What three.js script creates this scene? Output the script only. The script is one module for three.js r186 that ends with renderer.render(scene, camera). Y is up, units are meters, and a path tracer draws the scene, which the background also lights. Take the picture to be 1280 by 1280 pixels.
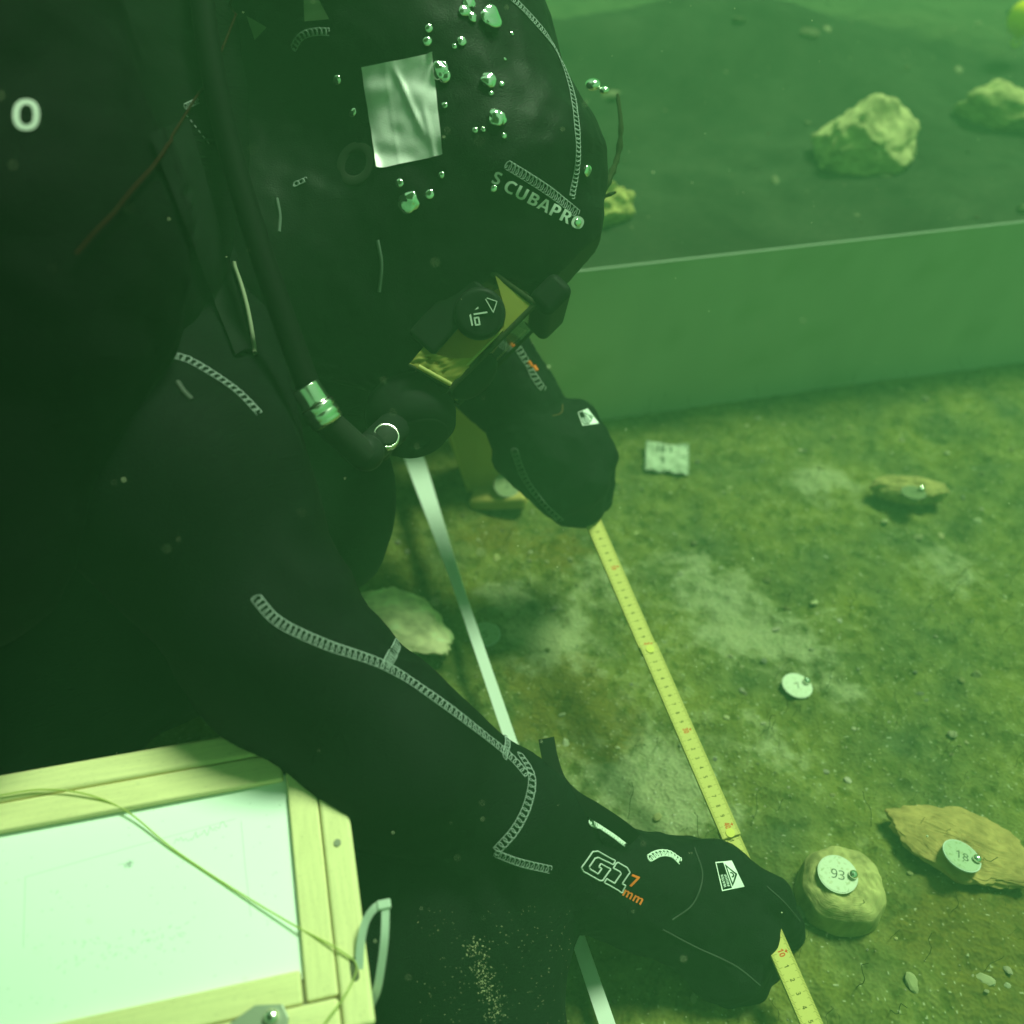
import * as THREE from 'three';
import { mergeGeometries, mergeVertices } from 'three/addons/utils/BufferGeometryUtils.js';
import { RoundedBoxGeometry } from 'three/addons/geometries/RoundedBoxGeometry.js';
import { FontLoader } from 'three/addons/loaders/FontLoader.js';
import { createNoise3D } from 'simplex-noise';

// ---------------------------------------------------------------- camera, sky, sun, exposure
const scene = new THREE.Scene();
const W0 = 1280, FOV = 55, F0 = W0 / 2 / Math.tan((FOV / 2) * Math.PI / 180), PITCH = 42 * Math.PI / 180, CAM_Y = 0.95;
const camera = new THREE.PerspectiveCamera(FOV, 1, 0.02, 60);
camera.position.set(0, CAM_Y, 0);
camera.rotation.x = -PITCH;
camera.focus = 0.89; camera.userData.fStop = 3.2;
scene.add(camera);

{ // light that comes down through the water surface: brightest overhead, green and even all round
  const w = 64, h = 32, data = new Float32Array(w * h * 4);
  for (let j = 0; j < h; j++) for (let i = 0; i < w; i++) {
    const up = Math.sin(((j + 0.5) / h - 0.5) * Math.PI), k = 0.06 + 0.30 * Math.pow(Math.max(up, 0), 1.5);
    data.set([0.60 * k, 1.0 * k, 0.64 * k, 1], (j * w + i) * 4);
  }
  const sky = new THREE.DataTexture(data, w, h, THREE.RGBAFormat, THREE.FloatType);
  sky.mapping = THREE.EquirectangularReflectionMapping; sky.magFilter = THREE.LinearFilter; sky.needsUpdate = true;
  scene.background = sky; scene.environment = sky;
}
const sun = new THREE.DirectionalLight(new THREE.Color().setRGB(0.68, 1.0, 0.60), 5);
sun.position.set(1.2, 3.0, -1.2).multiplyScalar(3);
sun.target.position.set(0, 0, -0.8);
sun.castShadow = true; sun.shadow.radius = 30;
sun.shadow.mapSize.set(2048, 2048);
Object.assign(sun.shadow.camera, { left: -3, right: 3, top: 3, bottom: -3, near: 0.5, far: 25 });
scene.add(sun, sun.target);
scene.fog = new THREE.FogExp2(new THREE.Color().setRGB(0.33, 1.0, 0.43), 0.19);

const renderer = new THREE.WebGLRenderer({ antialias: true });
renderer.setSize(1024, 1024);
renderer.toneMapping = THREE.LinearToneMapping;
renderer.toneMappingExposure = 1.92;
renderer.shadowMap.enabled = true;

// ---------------------------------------------------------------- helpers
let seed = 20240517;
const rnd = () => { seed |= 0; seed = seed + 0x6D2B79F5 | 0; let t = Math.imul(seed ^ seed >>> 15, 1 | seed); t = t + Math.imul(t ^ t >>> 7, 61 | t) ^ t; return ((t ^ t >>> 14) >>> 0) / 4294967296; };
const rr = (a, b) => a + (b - a) * rnd();
const noise = createNoise3D(rnd);
const fbm = (x, y, z, n = 4) => { let s = 0, a = 0.5, f = 1; for (let i = 0; i < n; i++) { s += a * noise(x * f, y * f, z * f); a *= 0.5; f *= 2.03; } return s; };
const V = (x, y, z) => new THREE.Vector3(x, y, z);
const clamp = THREE.MathUtils.clamp, lerp = THREE.MathUtils.lerp, smooth = THREE.MathUtils.smoothstep;
const CAM = V(0, CAM_Y, 0), CX = V(1, 0, 0), CY = V(0, Math.cos(PITCH), -Math.sin(PITCH)), CF = V(0, -Math.sin(PITCH), -Math.cos(PITCH));
const ray = (px, py) => CF.clone().addScaledVector(CX, (px - 640) / F0).addScaledVector(CY, (640 - py) / F0);
const P = (px, py, d) => CAM.clone().addScaledVector(ray(px, py), d);           // a place given by where it is seen and how deep
const G = (px, py, y = 0) => { const r = ray(px, py); return CAM.clone().addScaledVector(r, (y - CAM_Y) / r.y); };   // on a level
const used = {};
function numbered(n) { const k = used[n] = (used[n] ?? -1) + 1; return k ? n + '_' + String(k).padStart(3, '0') : n; }
function tag(o, label, category, group, kind) { if (label) o.userData.label = label; if (category) o.userData.category = category; if (group) o.userData.group = group; if (kind) o.userData.kind = kind; return o; }
function thing(name, label, category, pos = V(0, 0, 0), group) { const o = new THREE.Group(); o.name = numbered(name); o.position.copy(pos); scene.add(o); return tag(o, label, category, group); }
function put(name, geo, mat, parent) {
  const m = new THREE.Mesh(geo, mat); m.name = parent ? name : numbered(name); m.castShadow = m.receiveShadow = true;
  if (parent) { parent.updateWorldMatrix(true, false); if (!geo.userData.local) { m.position.set(0, 0, 0); const inv = parent.matrixWorld.clone().invert(); m.applyMatrix4(inv); } parent.add(m); } else scene.add(m);
  return m;
}
const local = (g) => { g.userData.local = true; return g; };
const WET = 0.08;   // in water most surfaces mirror far less than in air
const std = (r, g, b, rough = 0.8, more = {}) => new THREE.MeshPhysicalMaterial({ color: new THREE.Color().setRGB(r, g, b), roughness: rough, specularIntensity: more.metalness ? 1 : WET, ...more });
const wet = (o) => new THREE.MeshPhysicalMaterial({ specularIntensity: WET, ...o });
const phys = (r, g, b, rough, more = {}) => new THREE.MeshPhysicalMaterial({ color: new THREE.Color().setRGB(r, g, b), roughness: rough, ...more });
function dataTex(w, h, f, srgb = false) {
  const d = new Uint8Array(w * h * 4);
  for (let j = 0; j < h; j++) for (let i = 0; i < w; i++) { const c = f(i / w, j / h); d.set([c[0], c[1], c[2]].map((x) => clamp(Math.round(x * 255), 0, 255)), (j * w + i) * 4); d[(j * w + i) * 4 + 3] = 255; }
  const t = new THREE.DataTexture(d, w, h); t.magFilter = THREE.LinearFilter; t.minFilter = THREE.LinearFilter; t.wrapS = t.wrapT = THREE.RepeatWrapping; if (srgb) t.colorSpace = THREE.SRGBColorSpace; t.needsUpdate = true; return t;
}
function canvasTex(w, h, draw) { const c = document.createElement('canvas'); c.width = w; c.height = h; draw(c.getContext('2d')); const t = new THREE.CanvasTexture(c); t.colorSpace = THREE.SRGBColorSpace; t.anisotropy = 4; return t; }
const sr = (x) => (x <= 0.0031308 ? 12.92 * x : 1.055 * Math.pow(x, 1 / 2.4) - 0.055);

// distance fields: tapered capsules joined smoothly, meshed as one surface
const smin = (a, b, k) => { const h = Math.max(k - Math.abs(a - b), 0) / k; return Math.min(a, b) - h * h * k * 0.25; };
const cap = (a, b) => { const A = P(a[0], a[1], a[2]), B = P(b[0], b[1], b[2]); return [A.x, A.y, A.z, B.x - A.x, B.y - A.y, B.z - A.z, a[3], b[3]]; };
const chain = (...q) => q.slice(1).map((b, i) => cap(q[i], b));
function field(caps, k) {
  return (x, y, z) => {
    let d = 1e3;
    for (const c of caps) {
      const px = x - c[0], py = y - c[1], pz = z - c[2], l = c[3] * c[3] + c[4] * c[4] + c[5] * c[5];
      const t = l > 0 ? Math.min(1, Math.max(0, (px * c[3] + py * c[4] + pz * c[5]) / l)) : 0;
      const e = Math.hypot(px - c[3] * t, py - c[4] * t, pz - c[5] * t) - (c[6] + (c[7] - c[6]) * t);
      d = d > 900 ? e : smin(d, e, k);
    }
    return d;
  };
}
const grad = (f, p, e = 0.0015) => V(f(p.x + e, p.y, p.z) - f(p.x - e, p.y, p.z), f(p.x, p.y + e, p.z) - f(p.x, p.y - e, p.z), f(p.x, p.y, p.z + e) - f(p.x, p.y, p.z - e)).normalize();
function boundsOf(caps, pad) { const b = new THREE.Box3(); for (const c of caps) for (const t of [0, 1]) { const r = c[6 + t] + pad; b.expandByPoint(V(c[0] + c[3] * t - r, c[1] + c[4] * t - r, c[2] + c[5] * t - r)); b.expandByPoint(V(c[0] + c[3] * t + r, c[1] + c[4] * t + r, c[2] + c[5] * t + r)); } return b; }
function nets(f, box, h) {   // surface nets
  const n = ['x', 'y', 'z'].map((a) => Math.ceil((box.max[a] - box.min[a]) / h) + 2), [nx, ny, nz] = n, v = new Float32Array(nx * ny * nz), o = box.min;
  const at = (i, j, k) => i + nx * (j + ny * k);
  for (let k = 0; k < nz; k++) for (let j = 0; j < ny; j++) for (let i = 0; i < nx; i++) v[at(i, j, k)] = f(o.x + i * h, o.y + j * h, o.z + k * h);
  const id = new Int32Array(nx * ny * nz).fill(-1), pos = [], nor = [], uv = [], ix = [];
  const E = []; for (let a = 0; a < 8; a++) for (const s of [1, 2, 4]) if (!(a & s)) E.push([a, a | s]);
  for (let k = 0; k < nz - 1; k++) for (let j = 0; j < ny - 1; j++) for (let i = 0; i < nx - 1; i++) {
    let m = 0; const c = []; for (let a = 0; a < 8; a++) { c[a] = v[at(i + (a & 1), j + (a >> 1 & 1), k + (a >> 2))]; if (c[a] < 0) m++; }
    if (m === 0 || m === 8) continue;
    let x = 0, y = 0, z = 0, q = 0;
    for (const [a, b] of E) if ((c[a] < 0) !== (c[b] < 0)) { const t = c[a] / (c[a] - c[b]); x += lerp(a & 1, b & 1, t); y += lerp(a >> 1 & 1, b >> 1 & 1, t); z += lerp(a >> 2, b >> 2, t); q++; }
    const p = V(o.x + (i + x / q) * h, o.y + (j + y / q) * h, o.z + (k + z / q) * h), g = grad(f, p, h * 0.35);
    p.addScaledVector(g, -clamp(f(p.x, p.y, p.z), -h, h) * 0.8);
    id[at(i, j, k)] = pos.length / 3; pos.push(p.x, p.y, p.z); nor.push(g.x, g.y, g.z); uv.push(p.x + 0.5 * p.z, p.y - 0.6 * p.z);
  }
  const quad = (a, b, c, d, flip) => { if (a < 0 || b < 0 || c < 0 || d < 0) return; flip ? ix.push(a, c, b, a, d, c) : ix.push(a, b, c, a, c, d); };
  for (let k = 1; k < nz - 1; k++) for (let j = 1; j < ny - 1; j++) for (let i = 1; i < nx - 1; i++) {
    const s = v[at(i, j, k)] < 0;
    if (s !== v[at(i + 1, j, k)] < 0) quad(id[at(i, j - 1, k - 1)], id[at(i, j, k - 1)], id[at(i, j, k)], id[at(i, j - 1, k)], !s);
    if (s !== v[at(i, j + 1, k)] < 0) quad(id[at(i - 1, j, k - 1)], id[at(i - 1, j, k)], id[at(i, j, k)], id[at(i, j, k - 1)], !s);
    if (s !== v[at(i, j, k + 1)] < 0) quad(id[at(i - 1, j - 1, k)], id[at(i, j - 1, k)], id[at(i, j, k)], id[at(i - 1, j, k)], !s);
  }
  const g = new THREE.BufferGeometry();
  g.setAttribute('position', new THREE.Float32BufferAttribute(pos, 3)); g.setAttribute('normal', new THREE.Float32BufferAttribute(nor, 3)); g.setAttribute('uv', new THREE.Float32BufferAttribute(uv, 2)); g.setIndex(ix);
  return g;
}
function hit(f, px, py, far = 2.2) {   // where a sight line first meets a field
  const r = ray(px, py), l = r.length(); let t = 0.35;
  for (let i = 0; i < 260 && t < far; i++) { const p = CAM.clone().addScaledVector(r, t), d = f(p.x, p.y, p.z); if (d < 0.00008) return p; t += Math.max(d * 0.75, 0.00004) / l; }
  return null;
}
function trace(f, pts, step = 4) {   // a line drawn along a surface: points and normals
  const c = new THREE.CatmullRomCurve3(pts.map(([x, y]) => V(x, y, 0)), false, 'centripetal'), n = Math.max(3, Math.ceil(c.getLength() / step)), out = [];
  for (const q of c.getSpacedPoints(n)) { const p = hit(f, q.x, q.y); if (p) out.push({ p, n: grad(f, p, 0.003) }); }
  return out;
}
const tube = (pts, r, seg = 6, closed = false, per = 1) => new THREE.TubeGeometry(new THREE.CatmullRomCurve3(pts, closed, 'centripetal'), Math.max(2, Math.round((pts.length - (closed ? 0 : 1)) * per)), r, seg, closed);
function onLine(f, pts, r, off = 0.0005, closed = false) {
  if (closed) { const q = [...pts, pts[0]], o = []; for (let i = 1; i < q.length; i++) for (let k = 0; k < 4; k++) { const a = hit(f, lerp(q[i - 1][0], q[i][0], k / 4), lerp(q[i - 1][1], q[i][1], k / 4)); if (a) o.push(a.addScaledVector(grad(f, a, 0.003), off)); } return o.length > 4 ? new THREE.TubeGeometry(new THREE.CatmullRomCurve3(o, true, 'centripetal'), o.length * 2, r, 5, true) : null; }
  const q = trace(f, pts, 5); return q.length > 2 ? tube(q.map(({ p, n }) => p.clone().addScaledVector(n, off)), r, 5) : null; }
function stitches(f, pts, width, pitch = 0.0050, r = 0.00044) {   // overlocked seam: looping thread between two rails
  const q = trace(f, pts, 4); if (q.length < 4) return null;
  const mid = new THREE.CatmullRomCurve3(q.map((a) => a.p)), len = mid.getLength(), loops = Math.round(len / pitch), n = loops * 9, out = [], railA = [], railB = [];
  for (let i = 0; i <= n; i++) {
    const s = i / n, a = s * loops * 2 * Math.PI, u = clamp(s + Math.cos(a) * pitch * 0.42 / len, 0, 1), p = mid.getPoint(u), t = mid.getTangent(u), nn = q[Math.min(q.length - 1, Math.round(u * (q.length - 1)))].n;
    const side = t.clone().cross(nn).normalize(), w = width * 0.5 * Math.sin(a) * (1 + 0.12 * noise(s * 40, 3, 1));
    out.push(p.clone().addScaledVector(side, w).addScaledVector(nn, 0.0006 + 0.0004 * Math.cos(a)));
    if (i % 6 === 0) { railA.push(p.clone().addScaledVector(side, width * 0.5).addScaledVector(nn, 0.0005)); railB.push(p.clone().addScaledVector(side, -width * 0.5).addScaledVector(nn, 0.0005)); }
  }
  return mergeGeometries([tube(out, r, 4), tube(railA, r * 0.8, 4), tube(railB, r * 0.8, 4)]);
}
const font = new FontLoader().loadAsync ? await new FontLoader().loadAsync('fonts/droid/droid_sans_bold.typeface.json') : null;
function lettering(f, text, at, along, size, off = 0.0008, stretch = 1) {   // letters laid on a curved surface
  const g = new THREE.ShapeGeometry(font.generateShapes(text, size), 4), p = g.attributes.position, n = g.attributes.normal, [ux, uy] = along;
  for (let i = 0; i < p.count; i++) {
    const x = p.getX(i) * stretch, y = p.getY(i), q = hit(f, at[0] + ux * x + uy * y, at[1] + uy * x - ux * y) ?? P(at[0], at[1], 1), m = grad(f, q, 0.003);
    q.addScaledVector(m, off); p.setXYZ(i, q.x, q.y, q.z); n.setXYZ(i, m.x, m.y, m.z);
  }
  return g;
}
function sheetOn(f, corners, nu, nv, off) {   // a patch laid on a surface, corners in order round it; off(u, v) lifts it
  const g = new THREE.PlaneGeometry(1, 1, nu, nv), p = g.attributes.position, [a, b, c, d] = corners;
  for (let i = 0; i < p.count; i++) {
    const u = p.getX(i) + 0.5, v = 0.5 - p.getY(i), x = lerp(lerp(a[0], b[0], u), lerp(d[0], c[0], u), v), y = lerp(lerp(a[1], b[1], u), lerp(d[1], c[1], u), v);
    const q = hit(f, x, y) ?? P(x, y, 0.9); q.addScaledVector(grad(f, q, 0.004), off(u, v)); p.setXYZ(i, q.x, q.y, q.z);
  }
  g.computeVertexNormals(); return g;
}
function paint(g, fn) { const p = g.attributes.position, n = g.attributes.normal, c = new Float32Array(p.count * 3); for (let i = 0; i < p.count; i++) c.set(fn(p.getX(i), p.getY(i), p.getZ(i), n ? V(n.getX(i), n.getY(i), n.getZ(i)) : null), i * 3); g.setAttribute('color', new THREE.BufferAttribute(c, 3)); return g; }
function basis(x, y, z, pos) { return new THREE.Matrix4().makeBasis(x, y, z).setPosition(pos); }
function between(a, b, r0, r1, seg = 14, open = false) { const d = b.clone().sub(a), g = new THREE.CylinderGeometry(r1, r0, d.length(), seg, 1, open); g.applyQuaternion(new THREE.Quaternion().setFromUnitVectors(V(0, 1, 0), d.clone().normalize())); const m = a.clone().add(b).multiplyScalar(0.5); g.translate(m.x, m.y, m.z); return g; }
function latheAlong(profile, origin, axis, seg = 40) { const g = new THREE.LatheGeometry(profile.map(([r, y]) => new THREE.Vector2(r, y)), seg); g.applyQuaternion(new THREE.Quaternion().setFromUnitVectors(V(0, 1, 0), axis.clone().normalize())); g.translate(origin.x, origin.y, origin.z); return g; }

// ---------------------------------------------------------------- the setting: trench floor, lake bed, trench sheet
const A0 = G(770, 520), B0 = G(1280, 450), along = B0.clone().sub(A0).normalize(), outward = V(along.z, 0, -along.x).normalize();
if (outward.z > 0) outward.negate();
const SHEET_H = 0.268;
const place = (px, py) => { const g = G(px, py); return [g.x, g.z]; };
const PALE = [[[905, 745], 0.075], [[930, 790], 0.06], [[1005, 812], 0.06], [[800, 965], 0.085], [[840, 1000], 0.06], [[700, 790], 0.07], [[660, 800], 0.04], [[750, 720], 0.05], [[960, 930], 0.04], [[860, 700], 0.05], [[1060, 860], 0.03], [[1020, 600], 0.06], [[640, 740], 0.04], [[1180, 700], 0.05]].map(([q, r]) => [...place(...q), r]);
const BROWN = [[[705, 860], 0.075], [[740, 900], 0.06], [[680, 820], 0.04], [[1240, 1180], 0.12], [[620, 660], 0.06], [[700, 690], 0.05]].map(([q, r]) => [...place(...q), r]);
const HX0 = -1.0, HZ0 = -1.75, HS = 2.2;   // the textured square of the trench floor
const spots = (list, x, z) => { let s = 0; for (const [a, b, r] of list) { const d = ((x - a) ** 2 + (z - b) ** 2) / (r * r); if (d < 4) s += Math.exp(-d * 1.3); } return s; };
const height = (x, z) => smooth(-((x - A0.x) * outward.x + (z - A0.z) * outward.z), 0.0, 0.16) * (0.016 * fbm(x * 3.1, 1, z * 3.1, 3) + 0.008 * fbm(x * 13, 5, z * 13, 3) + 0.0035 * fbm(x * 52, 9, z * 52, 2) - 0.004) + 0.0012 * noise(x * 40, 3, z * 40);
const GT = 1536, gc = new Uint8Array(GT * GT * 4), gb = new Uint8Array(GT * GT * 4);
for (let j = 0; j < GT; j++) for (let i = 0; i < GT; i++) {
  const x = HX0 + (i + 0.5) / GT * HS, z = HZ0 + (j + 0.5) / GT * HS;
  const wx = x + 0.02 * noise(x * 17, 2, z * 17) + 0.009 * noise(x * 60, 8, z * 60), wz = z + 0.02 * noise(x * 17, 4, z * 17) + 0.009 * noise(x * 60, 6, z * 60);
  const fine = noise(x * 210, 1, z * 210), mid = fbm(x * 38, 3, z * 38, 3), big = fbm(x * 7, 7, z * 7, 3);
  let pale = smooth(spots(PALE, wx, wz) + 0.55 * big + 0.6 * mid, 0.12, 1.35), brown = smooth(spots(BROWN, wx, wz) + 0.3 * mid - 0.25 * big, 0.25, 0.9);
  const grain = 0.5 + 0.5 * noise(x * 16 + z * 5, 12, z * 130 - x * 30);
  let r = 0.112 + 0.06 * big + 0.045 * mid, g = 0.120 + 0.05 * big + 0.045 * mid, b = 0.034 + 0.018 * mid;
  r = lerp(r, 0.095 + 0.04 * grain, brown * 0.75); g = lerp(g, 0.078 + 0.034 * grain, brown * 0.75); b = lerp(b, 0.02, brown * 0.8);
  r = lerp(r, 0.30, pale * 0.7); g = lerp(g, 0.30, pale * 0.7); b = lerp(b, 0.18, pale * 0.7);
  const alg = smooth(noise(x * 30, 20, z * 30) + 0.6 * noise(x * 95, 21, z * 95), 0.25, 0.9) * (1 - 0.4 * pale);   // thin olive growth in flecks
  r *= 1 - 0.36 * alg; g *= 1 - 0.30 * alg; b *= 1 - 0.4 * alg;
  const k = 1 + 0.15 * fine + 0.09 * noise(x * 480, 31, z * 480), shell = noise(x * 120, 40, z * 120) > 0.86 ? 1 : 0;
  r = lerp(r * k, 0.5, shell * 0.6); g = lerp(g * k, 0.5, shell * 0.6); b = lerp(b * k, 0.38, shell * 0.6);
  const o = (j * GT + i) * 4; gc.set([sr(Math.max(r, 0.01)), sr(Math.max(g, 0.01)), sr(Math.max(b, 0.004))].map((q) => clamp(q * 255, 0, 255)), o); gc[o + 3] = 255;
  const hgt = clamp(0.5 + 0.25 * mid + 0.14 * fine + 0.12 * pale - 0.1 * alg + 0.2 * shell, 0, 1) * 255; gb.set([hgt, hgt, hgt, 255], o);
}
const mk = (d, srgb) => { const t = new THREE.DataTexture(d, GT, GT); t.magFilter = t.minFilter = THREE.LinearFilter; t.wrapS = t.wrapT = THREE.MirroredRepeatWrapping; if (srgb) t.colorSpace = THREE.SRGBColorSpace; t.needsUpdate = true; return t; };
const groundMat = wet({ map: mk(gc, true), bumpMap: mk(gb), bumpScale: 0.006, roughness: 0.95 });
function sheet(nx, nz, fx, fz, fy) {   // a ground sheet on an uneven grid
  const g = new THREE.PlaneGeometry(1, 1, nx, nz), p = g.attributes.position, uv = g.attributes.uv;
  for (let i = 0; i < p.count; i++) { const a = p.getX(i) * 2, b = -p.getY(i) * 2, [x, z] = [fx(a, b), fz(a, b)]; p.setXYZ(i, x, fy(x, z), z); uv.setXY(i, (x - HX0) / HS, (z - HZ0) / HS); }
  g.computeVertexNormals(); return g;
}
tag(put('trench_floor', sheet(380, 330, (a) => 0.15 + 1.0 * a + 4 * Math.pow(a, 9), (a, b) => -0.75 + 0.9 * b + 3 * Math.pow(b, 9), height), groundMat), 'silty olive trench floor with pale clay patches', null, null, 'structure');
const bedAt = (x, z) => { const q = V(x - A0.x, 0, z - A0.z), s = q.dot(along), t = q.dot(outward); const m = 0.11 * Math.exp(-(((t - 0.78) / 0.24) ** 2)) * smooth(s, -1.0, 0.1) * (1 - 0.8 * smooth(s, 0.5, 1.3)); return SHEET_H - 0.006 + m * (1 + 0.3 * noise(s * 2, 4, t * 2)) + smooth(t, 0.02, 0.25) * (0.012 * fbm(x * 4, 2, z * 4, 3) + 0.005 * fbm(x * 20, 7, z * 20, 2)); };
const bt = dataTex(512, 512, (u, v) => { const x = u * 6.28, z = v * 6.28, c = [Math.cos(x), Math.sin(x), Math.cos(z), Math.sin(z)]; const n = noise(c[0] * 2 + c[2] * 1.3, c[1] * 2, c[3] * 2.2 + c[2]) * 0.5 + noise(c[0] * 9 + c[2] * 5, c[1] * 9 + c[3] * 6, c[2] * 9) * 0.4 + noise(u * 90, v * 90, 3) * 0.25; return [sr(0.027 + 0.012 * n), sr(0.033 + 0.013 * n), sr(0.021 + 0.008 * n)]; }, true);
bt.repeat.set(1.6, 1.6);
const bedMat = wet({ vertexColors: true, map: bt, roughness: 0.98 });
{
  const g = new THREE.PlaneGeometry(1, 1, 260, 200), p = g.attributes.position, uv = g.attributes.uv;
  for (let i = 0; i < p.count; i++) { const a = p.getX(i) * 2, b = 0.5 + p.getY(i), s = 0.5 + 2.0 * a + 6 * Math.pow(a, 7), t = 0.004 + 2.2 * b + 8 * Math.pow(b, 6), q = A0.clone().addScaledVector(along, s).addScaledVector(outward, t); p.setXYZ(i, q.x, bedAt(q.x, q.z), q.z); uv.setXY(i, q.x / 1.7, q.z / 1.7); }
  g.computeVertexNormals();
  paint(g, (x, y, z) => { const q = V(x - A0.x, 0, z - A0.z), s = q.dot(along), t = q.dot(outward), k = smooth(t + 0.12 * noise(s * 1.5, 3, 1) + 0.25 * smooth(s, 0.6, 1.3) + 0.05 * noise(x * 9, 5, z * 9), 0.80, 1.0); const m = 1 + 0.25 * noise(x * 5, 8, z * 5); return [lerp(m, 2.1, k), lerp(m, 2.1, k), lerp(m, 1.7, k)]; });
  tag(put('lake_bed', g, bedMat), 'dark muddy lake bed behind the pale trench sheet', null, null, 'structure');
}
{
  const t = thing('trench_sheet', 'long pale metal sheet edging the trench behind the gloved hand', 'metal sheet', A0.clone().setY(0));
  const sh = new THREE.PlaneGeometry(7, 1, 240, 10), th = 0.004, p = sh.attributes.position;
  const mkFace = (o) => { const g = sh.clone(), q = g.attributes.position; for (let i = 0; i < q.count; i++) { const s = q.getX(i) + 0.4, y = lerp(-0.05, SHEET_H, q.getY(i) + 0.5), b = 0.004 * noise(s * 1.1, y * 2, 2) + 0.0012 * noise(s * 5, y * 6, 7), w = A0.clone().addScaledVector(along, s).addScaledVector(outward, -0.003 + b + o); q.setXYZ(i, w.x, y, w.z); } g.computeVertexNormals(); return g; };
  const edge = new THREE.BoxGeometry(7, 0.0012, th); edge.translate(0.4, 0, 0); edge.applyMatrix4(basis(along, V(0, 1, 0), outward.clone().negate(), V(A0.x, SHEET_H + 0.0006, A0.z).addScaledVector(outward, -0.002)));
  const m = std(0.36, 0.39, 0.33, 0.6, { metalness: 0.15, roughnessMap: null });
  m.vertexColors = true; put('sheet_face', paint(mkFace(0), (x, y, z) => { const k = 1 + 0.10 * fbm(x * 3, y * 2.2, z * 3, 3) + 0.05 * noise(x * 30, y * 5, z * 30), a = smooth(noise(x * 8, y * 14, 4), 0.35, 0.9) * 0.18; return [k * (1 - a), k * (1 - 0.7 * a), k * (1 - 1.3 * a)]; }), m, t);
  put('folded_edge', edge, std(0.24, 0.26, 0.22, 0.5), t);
}

// unseen raft, out of view overhead, placed to keep sun off water near the camera
{
  const r = thing('unseen_shade_raft', 'unseen grey raft out of view overhead, placed to shade the water near the camera', 'raft', V(-0.58, 1.72, 0.30));
  for (let i = 0; i < 10; i++) { const g = new RoundedBoxGeometry(0.196, 0.03, 2.0, 2, 0.006); g.translate(-0.9 + i * 0.2, 0.12, 0); put('plank', local(g), std(0.30, 0.27, 0.20, 0.9), r); }
  for (const x of [-0.72, 0, 0.72]) { const g = new THREE.CapsuleGeometry(0.12, 1.72, 8, 20); g.rotateX(Math.PI / 2); g.translate(x, -0.02, 0); put('pontoon', local(g), std(0.20, 0.22, 0.22, 0.6), r); }
}

// ---------------------------------------------------------------- the diver
const neoBump = dataTex(256, 256, (u, v) => { const n = 0.5 + 0.3 * noise(u * 70, v * 70, 1) + 0.2 * noise(u * 150, v * 150, 5); return [n, n, n]; });
neoBump.repeat.set(9, 9);
const suitMat = new THREE.MeshPhysicalMaterial({ vertexColors: true, roughness: 0.72, specularIntensity: WET, bumpMap: neoBump, bumpScale: 0.0006 });
const gloveMat = new THREE.MeshPhysicalMaterial({ color: new THREE.Color().setRGB(0.005, 0.0055, 0.006), roughness: 0.68, specularIntensity: WET, bumpMap: neoBump, bumpScale: 0.0005 });
const hoodMat = new THREE.MeshPhysicalMaterial({ color: new THREE.Color().setRGB(0.005, 0.0055, 0.006), roughness: 0.5, specularIntensity: 0.16, bumpMap: neoBump, bumpScale: 0.0003 });
const threadMat = std(0.27, 0.30, 0.30, 0.8), printMat = std(0.46, 0.49, 0.48, 0.6), orangeMat = std(0.75, 0.16, 0.03, 0.6), blackPlastic = std(0.012, 0.013, 0.013, 0.42), chrome = std(0.92, 0.90, 0.82, 0.2, { metalness: 1 });
// head axes: face towards the lower right, crown to the upper right, the diver's right side towards us
const Fd = CX.clone().multiplyScalar(0.707).addScaledVector(CY, -0.707), Ud = CX.clone().multiplyScalar(0.707).addScaledVector(CY, 0.707), Rd = CF.clone().negate();
const HEAD_D = 0.93, OM = P(603, 416, HEAD_D);
const faceF = (x, y, z) => (x - OM.x) * Fd.x + (y - OM.y) * Fd.y + (z - OM.z) * Fd.z;
const headCaps = [...chain([578, 215, HEAD_D, 0.103], [548, 110, HEAD_D, 0.105]), ...chain([575, 330, HEAD_D, 0.07], [525, 420, HEAD_D, 0.058]), ...chain([490, 320, HEAD_D, 0.075], [300, 350, 0.95, 0.09]), cap([596, 408, HEAD_D, 0.012], [583, 440, HEAD_D, 0.017])];
const torsoCaps = [...chain([160, 420, 0.95, 0.18], [-20, 800, 0.94, 0.17], [-260, 1150, 0.78, 0.17]), ...chain([300, 350, 0.95, 0.10], [160, 420, 0.95, 0.16]), ...chain([330, 400, 1.0, 0.11], [372, 640, 1.02, 0.092], [200, 750, 0.98, 0.12])];
const armCaps = chain([228, 615, 0.78, 0.090], [350, 810, 0.775, 0.068], [494, 945, 0.79, 0.064], [635, 1032, 0.85, 0.0535], [740, 1086, 0.89, 0.042]);
const leftArm = chain([280, 300, 1.12, 0.09], [470, 350, 1.2, 0.07], [600, 450, 1.16, 0.052], [660, 530, 1.15, 0.042]);
const legCaps = [...chain([-260, 1150, 0.78, 0.13], [180, 1150, 0.83, 0.10], [585, 1150, 0.87, 0.082], [585, 1330, 0.84, 0.080], [560, 1600, 0.76, 0.062])];
const shoulder = chain([160, 430, 0.93, 0.15], [235, 610, 0.78, 0.095]);
const bodyCaps = [...torsoCaps, ...shoulder, ...armCaps, ...leftArm, ...legCaps, ...headCaps];
const bodyBase = field(bodyCaps, 0.035);
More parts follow.
